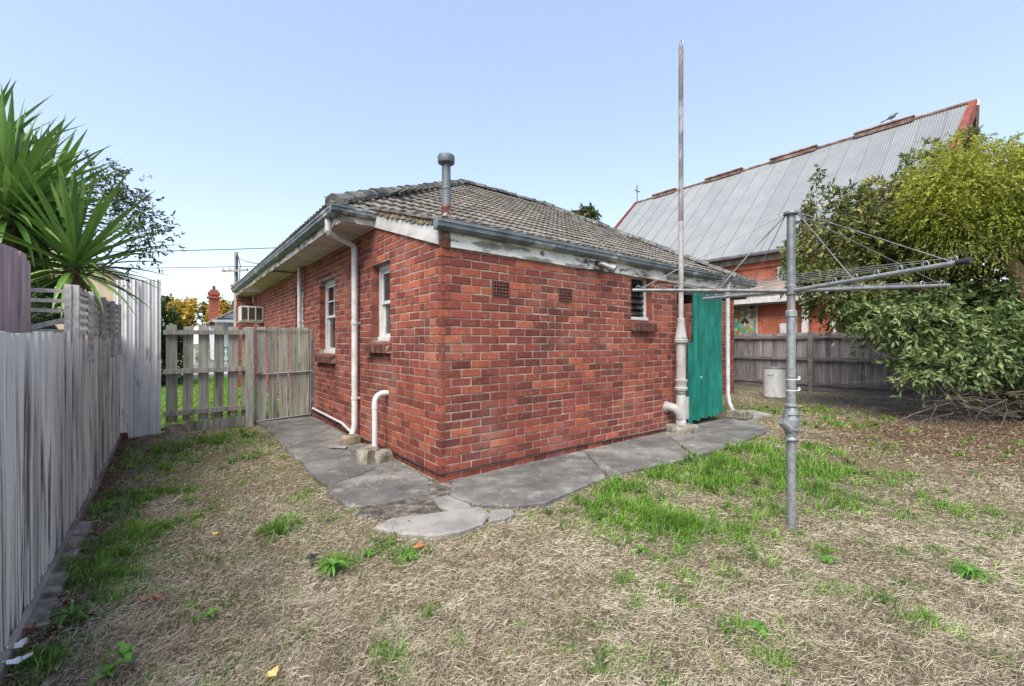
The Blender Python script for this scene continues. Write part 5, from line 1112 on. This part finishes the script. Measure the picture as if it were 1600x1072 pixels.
T_A, T_B = -1.85, 13.4
def t_near(f): return T_A + .65 * f                       # f: 0 at the ridge, 1 at the eave
MB().box(16.5, 27.5, -1.0, 13.3, -.1, 5.15).prism([(16.52, -1.0, 5.16), (27.5, -1.0, 5.16), (22, -1.0, 10.4)], (0, 14.3, 0)).build('wall', M_cbrick, church)
roofp = MB().prism([(ES + .02, t_near(1), EZ - .06), (RS, t_near(0), RZ - .06), (RS, T_B, RZ - .06), (ES + .02, T_B, EZ - .06)], (0, 0, -.05)).prism([(RS, t_near(0), RZ - .06), (28, t_near(1), EZ - .06), (28, T_B, EZ - .06), (RS, T_B, RZ - .06)], (0, 0, -.05)).build('roof', M_croof, church)
nsh = 20
for i in range(nsh):
    a0, a1 = T_A + (T_B - T_A) * i / nsh, T_A + (T_B - T_A) * (i + 1) / nsh; wv = 9; n = wv * 3; vs = []; lift = .003 * (i % 2)
    nrm = Vector((-(RZ - EZ), 0, RS - ES)).normalized()
    for k in range(n + 1):
        u = k / n; t = a0 + (a1 - a0 + .02) * u; off = .016 * math.sin(2 * math.pi * wv * u) + lift - .004 + (.012 if k in (0,) else 0)
        tt = [t + .65 * f * (1 - u) * max(0, 1 - i / 1.0) if i == 0 else t for f in (0, 1)]
        vs += [Vector((RS - .02, tt[0], RZ - .01)) + nrm * off, Vector((ES, tt[1], EZ)) + nrm * off]
    MB().add(vs, [(2 * k, 2 * k + 1, 2 * k + 3, 2 * k + 2) for k in range(n)]).build('roof_sheet', M_croof, roofp)
def tr(x): return onS(x, 300, RS)[1]
for (x0, x1) in ((1022, 1056), (1104, 1160), (1206, 1276), (1337, 1428)):
    a, b_ = tr(x1), tr(x0)
    vb = MB().box(RS - .20, RS + .20, a, b_, RZ - .10, RZ + .06).prism([(RS - .24, a - .04, RZ + .09), (RS + .24, a - .04, RZ + .09), (RS + .18, a - .04, RZ + .17), (RS - .18, a - .04, RZ + .17)], (0, b_ - a + .08, 0)); vb.build('ridge_vent', M_rvent, roofp)
MB().tube([(RS, T_A, RZ + .0), (RS, T_B, RZ + .0)], .10, 8).build('ridge_capping', M_rvent, roofp)
MB().prism([(RS + .02, t_near(0) - .02, RZ + .05), (RS + .02, t_near(0) - .02, RZ - .42), (ES - .1, t_near(1) - .02, EZ - .42), (ES - .1, t_near(1) - .02, EZ + .05)], (0, .06, 0)).build('barge_board', M_red, church)
mb = MB(); mb.prism([(RS - .02, T_A - .01, RZ + .06), (RS - .34, T_A + .04, RZ - .30), (ES - .06, T_A + .62, EZ + .05), (ES + .26, T_A + .56, EZ + .34)], (0, .20, .01)); mb.build('barge_flashing', M_red, church)
MB().bar((RS - .02, T_B + .05, RZ + .03), (ES - .1, T_B + .05, EZ + .03), .12, .14).build('barge_board', M_red, church)
MB().bar((RS + .02, T_A - .03, RZ - .05), (28, T_A + .6, EZ - .05), .08, .4).build('barge_board', M_white, church)
gutter('gutter', (ES - .02, -1.2, EZ - .12), (ES - .02, 13.4, EZ - .12), (-1, 0, 0), church, wd=.14, ht=.12, m=M_slate)
MB().box(16.3, 16.499, -1.0, 13.3, 4.62, 4.84).build('eave_moulding', M_rail, church); MB().box(16.40, 16.498, -1.0, 13.3, 4.40, 4.47).build('string_course', M_cbrick, church)
# finial cross on the far gable
MB().bar((RS, T_B, RZ), (RS, T_B, RZ + 1.15), .06, .06, up=(1, 0, 0)).bar((RS - .28, T_B, RZ + .78), (RS + .28, T_B, RZ + .78), .06, .06).build('cross', M_slate, church)
# tall white framed window strip of the nave
a = onS(1229, 415, 16.5)[1]; w0 = MB().box(16.40, 16.495, a - .42, a + .30, 3.0, 4.34).build('window', M_white, church); MB().box(16.385, 16.398, a - .34, a + .2, 3.08, 4.26).build('pane', M_concl, w0)
# porch in front: wall, posts, fascia, low roof, coloured diamond window
SP = 15.0
def tp(x, s=SP): return onS(x, 480, s)[1]
def zp(x, y, s=SP): return onS(x, y, s)[2]
pw = MB().box(SP, 16.49, tp(1300), tp(1095), -.1, 2.95).build('porch_wall', M_cbrick, church)
pr = MB().prism([(14.45, tp(1345), 3.02), (14.45, tp(1345), 3.08), (16.49, tp(1345), 3.86), (16.49, tp(1345), 3.78)], (0, tp(1095) - tp(1345) + .2, 0)).build('porch_roof', mat('brown_porch_roof', [(0.3, (0.15, 0.12, 0.105)), (0.7, (0.27, 0.22, 0.19))], scale=2, rough=.8, bump=.3), church)
MB().box(14.43, 14.47, tp(1345), tp(1095), 2.82, 3.03).build('porch_fascia', M_white, church)
MB().box(14.48, 14.98, tp(1345), tp(1095), 2.78, 2.815).build('porch_soffit', M_rail, church)
for x, wd in ((1258, .17), (1303, .09)):
    c = onS(x, 480, 14.6)[1]; MB().box(14.55, 14.65, c - wd / 2, c + wd / 2, -.1, 2.82).build('porch_post', M_white, church)
c0_, c1_ = tp(1182), tp(1147); zb_w, zt_w = zp(1165, 522), zp(1165, 466)
fw = MB().box(SP - .05, SP - .002, c1_, c1_ + .07, zb_w - .1, zt_w + .05).box(SP - .05, SP - .002, c0_ - .05, c0_, zb_w - .1, zt_w + .05).box(SP - .05, SP - .002, c0_, c1_, zt_w, zt_w + .05).build('leadlight_window', M_white, church)
MB().box(SP - .012, SP - .004, c0_, c1_, zb_w - .1, zt_w).build('lead_backing', mat('lead_grey', [(0.3, (0.16, 0.18, 0.16)), (0.7, (0.24, 0.26, 0.23))], rough=.6), fw)
PC = [(.30, .37, .17), (.10, .35, .24), (.50, .46, .32), (.55, .52, .42), (.40, .15, .03), (.10, .05, .03), (.38, .30, .04), (.35, .44, .24), (.02, .07, .06), (.60, .58, .50), (.20, .45, .36)]
PMt = [mat('stained_pane', [(0.3, tuple(v * .85 for v in c)), (0.7, c)], rough=.25, bump=0, spec=.5) for c in PC]
nx_, nz_ = 5, 8; dw, dh = (c1_ - c0_) / nx_, (zt_w - zb_w + .1) / nz_; rr = random.Random(8)
pmesh = MB().hexa([(-.006, 0, -dh * .46), (-.006, dw * .46, 0), (-.006, 0, dh * .46), (-.006, -dw * .46, 0)], [(0, 0, -dh * .46), (0, dw * .46, 0), (0, 0, dh * .46), (0, -dw * .46, 0)])
pms = [mesh_only(pmesh, 'pane') for _ in PC]
for i in range(nx_ * 2 + 1):
    for k in range(nz_ * 2 + 1):
        if (i + k) % 2 == 0 and 0 < i < nx_ * 2 and 0 < k < nz_ * 2:
            q = rr.choices(range(len(PC)), [10, 8, 10, 8, 4, 7, 5, 8, 4, 5, 6])[0]; piece('pane', pms[q], PMt[q], fw, (SP - .014, c0_ + dw * i / 2, zb_w - .1 + dh * k / 2))
c = tp(1231, 14.9); MB().box(14.80, 14.95, c - .30, c + .22, .9, zp(1231, 505, 14.9)).build('white_meter_box', M_white, church)
# dark lattice and white sign end by the shrub
c = tp(1322); MB().box(SP + .2, SP + .24, tp(1360), tp(1306), 0, 2.7).build('dark_screen', M_void, church)
bx = onS(1393, 188, RS); bird = thing('bird', 'small grey bird perched on the church ridge vent', 'bird', bx)
bz = bx[2] - .03
MB().tube([(RS, bx[1] + .16, bz + .10), (RS, bx[1] + .08, bz + .15), (RS, bx[1], bz + .17), (RS, bx[1] - .08, bz + .20), (RS, bx[1] - .13, bz + .26), (RS, bx[1] - .17, bz + .27), (RS, bx[1] - .24, bz + .25)], [.015, .06, .085, .08, .055, .05, .006], 10).build('body', M_galvd, bird, smooth=True)
MB().prism([(RS - .03, bx[1] + .10, bz + .13), (RS + .03, bx[1] + .10, bz + .13), (RS + .05, bx[1] + .36, bz + .06), (RS - .05, bx[1] + .36, bz + .06)], (0, 0, .015)).build('tail', M_slate, bird)
MB().tube([(RS - .03, bx[1], bz + .1), (RS - .03, bx[1] - .02, bz - .04)], .008, 5).tube([(RS + .03, bx[1], bz + .1), (RS + .03, bx[1] - .02, bz - .04)], .008, 5).build('leg', M_rust, bird)

# ------------------------------------------------------------------ grass
def strands(P, az, L, el, Wd, curl, z0):
    n = len(P); d = np.stack([np.cos(az), np.sin(az)], 1); sd_ = np.stack([-np.sin(az), np.cos(az)], 1); V = np.zeros((n, 5, 3))
    for j, f in enumerate((0, .55, 1.0)):
        e = el + curl * f; hor = L * f * np.cos(e); ver = L * f * np.sin(e)
        bend = (f ** 2) * L * .25 * np.sin(az * 7 + L * 900)
        c = P + d * hor[:, None] + sd_ * bend[:, None]; z = z0 + ver
        wv = Wd * (1.0, .85, 0)[j] / 2
        if j < 2:
            V[:, 2 * j, :2] = c - sd_ * wv[:, None]; V[:, 2 * j + 1, :2] = c + sd_ * wv[:, None]; V[:, 2 * j, 2] = z; V[:, 2 * j + 1, 2] = z + .0015
        else: V[:, 4, :2] = c; V[:, 4, 2] = z
    V[:, :, 2] = np.maximum(V[:, :, 2], (z0 - .01)[:, None])
    i = np.arange(n)[:, None] * 5; T = np.concatenate([i + np.array([[0, 1, 3]]), i + np.array([[0, 3, 2]]), i + np.array([[2, 3, 4]])])
    return V.reshape(-1, 3), T
def keep(X, Y):
    s, t = arr_st(X, Y); k = ~((s > -.06) & (t > -.06) & (s < 4.3)) & ~((s > 4.2) & (t > 1.78) & (s < 10.3)) & (s > -2.63) & (s < 12.25) & (t < 4.66) & ~((s > 4.2) & (s < 6.9) & (t > -.1))
    for P in SLABS: k &= ~inpoly(s, t, P)
    return k
def scatter(n, ylo, yhi, power):
    u = rng.random(n); Y = (ylo ** (1 - power) + u * (yhi ** (1 - power) - ylo ** (1 - power))) ** (1 / (1 - power)); X = (Y + .45) * (rng.random(n) * 3.0 - 1.3); return X, Y
# matted dry clippings
X, Y = scatter(610000, 1.45, 13, 2.15); X2, Y2 = scatter(170000, 5.5, 14, .8); X = np.concatenate([X, X2]); Y = np.concatenate([Y, Y2]); k = keep(X, Y); X, Y = X[k], Y[k]
g = green_at(X, Y); l = litter_at(X, Y); dn_ = fbm(X, Y, 3.1, 60); k = rng.random(len(X)) < np.clip((1.0 - .75 * g) * (1 - .75 * l) * (.10 + 1.45 * dn_), .05, 1); X, Y = X[k], Y[k]; n = len(X)
far = np.clip(Y / 3.2, .8, 2.6)
cl_ = fbm(X, Y, 5.0, 70)
V, T = strands(np.stack([X, Y], 1), rng.random(n) * 6.283 + cl_ * 4, (.016 + .055 * rng.random(n) ** 1.6) * (.8 + .25 * far), rng.normal(.14, .22, n), (.0012 + .0010 * rng.random(n)) * far, rng.normal(-.1, .6, n), ground_z(X, Y) + .006 + .022 * rng.random(n) ** 2 + .02 * np.clip(cl_ - .5, 0, 1))
M_dry = mat('dry_grass', [(0.0, (0.075, 0.060, 0.043)), (0.3, (0.265, 0.222, 0.162)), (0.6, (0.46, 0.40, 0.305)), (1.0, (0.66, 0.60, 0.48))], scale=2, tone='attr', wt=1.0, wn=.2, bias=-.1, rough=.85, bump=0, trans=.15, spec=.15)
tone = np.repeat(np.clip(rng.normal(.55, .24, n) + .55 * (fbm(X, Y, 1.7, 75) - .5) + .5 * (fbm(X, Y, 6.5, 77) - .5), 0, 1), 5)
tag(tri_mesh('dry_grass', to_frame(V), T, tone, M_dry), 'matted dry grass clippings covering the yard', 'grass', kind='stuff')
# crumbs of soil, clippings and leaf blown on to the concrete
X, Y = scatter(60000, 2.6, 9, 1.6); s, t = arr_st(X, Y); k = np.zeros(len(X), bool)
for P in SLABS: k |= inpoly(s, t, P)
k &= rng.random(len(X)) < (.05 + .9 * np.clip((fbm(X, Y, 2.2, 91) - .56) * 5, 0, 1)); X, Y = X[k], Y[k]; n = len(X)
V, T = strands(np.stack([X, Y], 1), rng.random(n) * 6.28, .012 + .022 * rng.random(n), rng.normal(.05, .08, n), .003 + .004 * rng.random(n), rng.normal(0, .1, n), np.full(n, .036))
tag(tri_mesh('path_debris', to_frame(V), T, np.repeat(np.clip(rng.normal(.35, .25, n), 0, 1), 5), M_dry), 'scattered dry clippings and crumbs lying on the concrete', 'debris', kind='stuff')
# green tufts
def grass_cloud(n0, ylo, yhi, power, dens, lmul, seed):
    X, Y = scatter(n0, ylo, yhi, power); kk = keep(X, Y); X, Y = X[kk], Y[kk]
    g = green_at(X, Y); tuft = fbm(X, Y, 8.0, seed); p = np.clip(dens * g ** 1.45 * np.clip((tuft - .40) * 5.5, 0, 1.8) + .010, 0, 1); kk = rng.random(len(X)) < p
    return X[kk], Y[kk], tuft[kk], g[kk]
X, Y, tu, g = grass_cloud(800000, 1.45, 13.0, 1.75, .20, 1, 80)
tx, ty = scatter(22000, 1.5, 13.0, 1.55); kk = keep(tx, ty); tx, ty = tx[kk], ty[kk]; tg = green_at(tx, ty); kk = rng.random(len(tx)) < .85 * tg ** 1.7 + .003; tx, ty, tg = tx[kk], ty[kk], tg[kk]
nb_ = 34; rad = (.018 + .026 * rng.random(len(tx)) ** 1.5)[:, None]; hgt = (.55 + .75 * rng.random(len(tx)))[:, None] * np.ones((1, nb_)); tt_ = rng.normal(0, .22, len(tx))[:, None] * np.ones((1, nb_))
bx_ = (tx[:, None] + rad * rng.normal(size=(len(tx), nb_))).ravel(); by_ = (ty[:, None] + rad * rng.normal(size=(len(tx), nb_))).ravel()
hm = np.concatenate([np.full(len(X), .8), hgt.ravel()]); tone0 = np.concatenate([np.full(len(X), .06), tt_.ravel()])
X = np.concatenate([X, bx_]); Y = np.concatenate([Y, by_]); tu = np.concatenate([tu, np.full(len(bx_), .62)]); g = np.concatenate([g, np.repeat(tg, nb_)]); n = len(X)
az = rng.random(n) * 6.283
L = (.030 + .060 * rng.random(n)) * (.55 + 1.1 * np.clip(tu, .3, .8)) * (.75 + .5 * g) * hm
far = np.clip(Y / 3.2, .8, 2.4)
V, T = strands(np.stack([X, Y], 1), az, L, rng.normal(1.15, .28, n), (.0032 + .0022 * rng.random(n)) * far, rng.normal(-.45, .3, n), ground_z(X, Y) + .004)
M_grn = mat('green_grass', [(0.0, (0.045, 0.105, 0.012)), (0.35, (0.095, 0.225, 0.022)), (0.65, (0.165, 0.34, 0.038)), (1.0, (0.32, 0.42, 0.11))], scale=2, tone='attr', wt=1.0, wn=.2, bias=-.1, rough=.5, bump=0, trans=.35, spec=.3)
tone = np.repeat(np.clip(rng.normal(.46, .16, n) + tone0 + .4 * (fbm(X, Y, 1.9, 85) - .5), 0, 1), 5)
tag(tri_mesh('green_grass', to_frame(V), T, tone, M_grn), 'bright green grass tufts growing through the dry lawn', 'grass', kind='stuff')
print('grass', n)
# front lawn beyond the gate
n = 60000; s = -2.6 + 2.9 * rng.random(n) - 3.0 * (rng.random(n) < .4) * rng.random(n); t = 5.1 + 12 * rng.random(n) ** 1.4; k = ~(s > -.05) & (s > -6); s, t = s[k], t[k]; n = len(s)
X = OX + CT * s - ST * t; Y = OY + ST * s + CT * t
V, T = strands(np.stack([X, Y], 1), rng.random(n) * 6.28, .05 + .06 * rng.random(n), rng.normal(1.1, .3, n), .010 + .006 * rng.random(n), rng.normal(-.4, .3, n), ground_z(X, Y))
tag(tri_mesh('lawn_grass', to_frame(V), T, np.repeat(np.clip(rng.normal(.6, .2, n), 0, 1), 5), M_grn), 'lush green front lawn seen through the picket gaps', 'grass', kind='stuff')
# leaf litter and bark under the shrub and along the fence
X, Y = scatter(150000, 1.5, 11.5, 1.4); k = keep(X, Y); X, Y = X[k], Y[k]; k = rng.random(len(X)) < np.clip(litter_at(X, Y) ** 1.2 * 1.1 + .006, 0, 1); X, Y = X[k], Y[k]; n = len(X)
D = rng.normal(size=(n, 3)) * np.array([1, 1, .22]); V, T = leaves(np.stack([X, Y, ground_z(X, Y) + .008 + .02 * rng.random(n)], 1), D, .014 + .036 * rng.random(n), .006 + .014 * rng.random(n), .25)
M_lit = mat('fallen_leaf_litter', [(0.0, (0.035, 0.022, 0.015)), (0.4, (0.125, 0.075, 0.045)), (0.7, (0.24, 0.150, 0.092)), (0.9, (0.38, 0.28, 0.18)), (1.0, (0.45, 0.36, 0.06))], scale=2, tone='attr', wt=1, wn=.15, bias=-.07, rough=.8, bump=0)
tag(tri_mesh('leaf_litter', to_frame(V), T, np.repeat(np.clip(rng.normal(.5, .22, n), 0, 1), 4), M_lit), 'brown leaf litter under the shrub and along the fence', 'leaf litter', kind='stuff')

# ------------------------------------------------------------------ single weeds, leaves and scraps
M_weed = mat('weed_leaf', [(0.0, (0.045, 0.13, 0.015)), (0.5, (0.095, 0.25, 0.03)), (1.0, (0.18, 0.36, 0.06))], scale=6, tone='obj', wt=.5, wn=.6, bias=-.05, rough=.45, bump=.1, trans=.3, spec=.35)
def weed(label, x, y, n, L, wd, up, seed, group=None):
    g = gnd(x, y); r = random.Random(seed); t = thing('weed', label, 'weed', (g[0], g[1], 0), group)
    for i in range(n):
        az = i * 2.4 + r.uniform(-.4, .4); el = r.uniform(up - .3, up + .35); ll = L * r.uniform(.6, 1.15); mb = MB(); m = 6; vs = []
        for k in range(m + 1):
            f = k / m; e = el - 1.0 * f * f; x_ = ll * f * math.cos(e); z_ = ll * f * math.sin(e); w2 = wd / 2 * (math.sin(math.pi * min(1, f * .9 + .06)) ** .7) * (1 + .35 * ((k % 2) * 2 - 1) * (f > .2)) + .001
            for q in (-1, 0, 1): vs.append((g[0] + math.cos(az) * x_ - math.sin(az) * q * w2, g[1] + math.sin(az) * x_ + math.cos(az) * q * w2, .012 + max(z_, 0) + abs(q) * w2 * .3))
        mb.add(vs, [(3 * k + q, 3 * k + q + 1, 3 * k + q + 4, 3 * k + q + 3) for k in range(m) for q in (0, 1)]); mb.build('leaf', M_weed, t, smooth=True)
weed('broad leaved green weed nearest the camera by the fence', 172, 1064, 5, .085, .028, 1.35, 1)
weed('tall toothed weed standing just behind the nearest weed', 196, 1036, 5, .09, .028, 1.45, 2)
weed('green weed clump beside the black lump', 520, 893, 22, .10, .016, 1.1, 3)
weed('pale flat rosette weed in the open dry grass', 1178, 985, 14, .09, .026, .3, 4)
weed('upright weed by the wedge of concrete edging', 112, 972, 14, .10, .014, 1.15, 5)
weed('small weed next to the orange brick fragment', 640, 874, 12, .06, .012, .9, 6)
weed('flat weed patch short of the clothesline post', 1290, 876, 13, .085, .020, .35, 7)
weed('grassy clump on the dry ground past the clothesline', 1515, 903, 34, .10, .008, 1.1, 8)
weed('small leafy weed in the grass before the path lip', 575, 868, 11, .055, .012, .9, 9)
weed('leafy weed in the grass between gate and fence foot', 360, 722, 14, .10, .020, .7, 10)
weed('leafy weed beside the path edge near the gate', 392, 716, 14, .10, .018, .7, 11)
weed('dark green weed at the fence foot beyond the long edging', 176, 795, 12, .10, .018, .9, 12)
weed('small upright weed below the big green patch', 1002, 866, 14, .08, .012, 1.0, 13)
weed('broken stem weed in the lower dry grass', 328, 968, 4, .06, .018, 1.2, 14)
def lump(name, label, cat, x, y, size, m, seed, flat=.6):
    g = gnd(x, y); r = random.Random(seed); mb = MB(); vs = []
    for k in range(5):
        ph = -math.pi / 2 + math.pi * k / 4
        for i in range(9):
            a = 2 * math.pi * i / 9; q = size * r.uniform(.75, 1.2); vs.append((g[0] + q * math.cos(a) * math.cos(ph), g[1] + q * math.sin(a) * math.cos(ph) * .8, .02 + size * flat * (1 + math.sin(ph)) * r.uniform(.8, 1.1) * .6))
    mb.add(vs, [(k * 9 + i, k * 9 + (i + 1) % 9, (k + 1) * 9 + (i + 1) % 9, (k + 1) * 9 + i) for k in range(4) for i in range(9)]); return tag(mb.build(name, m, o=(g[0], g[1], 0)), label, cat)
lump('black_lump', 'small black crumpled lump in the dry grass', 'rubbish', 487, 877, .034, M_black, 1)
lump('brick_fragment', 'orange red brick fragment lying on the dry lawn', 'brick fragment', 655, 860, .032, mat('orange_fragment', [(0.3, (0.36, 0.10, 0.05)), (0.7, (0.50, 0.18, 0.09))], rough=.9), 2)
M_leaf = mat('fallen_leaf_brown', [(0.3, (0.22, 0.09, 0.055)), (0.7, (0.36, 0.17, 0.10))], scale=12, rough=.8, bump=.2)
M_leafy = mat('fallen_leaf_yellow', [(0.3, (0.46, 0.32, 0.10)), (0.7, (0.62, 0.48, 0.22))], scale=12, rough=.8, bump=.2)
M_scrap = mat('white_paper', [(0.3, (0.66, 0.66, 0.66)), (0.7, (0.8, 0.8, 0.79))], rough=.8, bump=.3)
def flat_leaf(name, label, cat, x, y, L, wd, az, m, lift=.03):
    g = gnd(x, y); mb = MB(); d = Vector((math.cos(az), math.sin(az), 0)); s_ = Vector((-d.y, d.x, 0)); vs = []; n = 6; c = Vector((g[0], g[1], lift))
    for k in range(n + 1):
        f = k / n; w2 = wd / 2 * math.sin(math.pi * min(1, f * .94 + .04)) * (1.25 if k % 2 else .85)
        for q in (-1, 0, 1): vs.append(c + d * L * (f - .5) + s_ * q * w2 + Vector((0, 0, .012 * abs(q) + .015 * (f - .5) ** 2 * 4)))
    mb.add(vs, [(3 * k + q, 3 * k + q + 1, 3 * k + q + 4, 3 * k + q + 3) for k in range(n) for q in (0, 1)]); return tag(mb.build(name, m, o=(g[0], g[1], 0)), label, cat)
flat_leaf('fallen_leaf', 'curled reddish brown leaf in the grass by the edging wedge', 'leaf', 248, 945, .055, .045, .4, M_leaf)
flat_leaf('fallen_leaf', 'narrow brown leaf touching the curled reddish leaf', 'leaf', 226, 949, .05, .025, -.3, M_leaf)
flat_leaf('fallen_leaf', 'brown leaf at the foot of the fence near the paper scraps', 'leaf', 46, 995, .05, .04, 1.0, M_leaf)
flat_leaf('fallen_leaf', 'pale yellow leaf lying near the bottom edge of the lawn', 'leaf', 425, 1069, .06, .04, .5, M_leafy)
flat_leaf('fallen_leaf', 'brown leaf on the lawn before the picket fence', 'leaf', 307, 703, .12, .08, .2, M_leaf)
flat_leaf('fallen_leaf', 'yellow leaf in the dry grass left of the weed clump', 'leaf', 337, 843, .06, .04, -.6, M_leafy)
flat_leaf('fallen_leaf', 'small tan leaf by the fence foot above the edging', 'leaf', 122, 817, .06, .045, 1.2, M_leafy)
flat_leaf('paper_scrap', 'crumpled white paper scrap by the fence foot', 'paper', 27, 1027, .065, .06, .6, M_scrap, .04)
flat_leaf('paper_scrap', 'second torn white scrap just below the crumpled paper', 'paper', 28, 1047, .085, .05, .1, M_scrap, .03)
tag(MB().tube([fr(*q) for q in [(-1.27 , 2.03, .05), (-1.22, 2.06, .052), (-1.16, 2.07, .045), (-1.09, 2.09, .05)]], [.004, .0035, .003, .002], 5).build('twig', M_twig, o=fr(-1.2, 2.05, 0)), 'thin pale twig lying across the grass by the edging', 'twig')
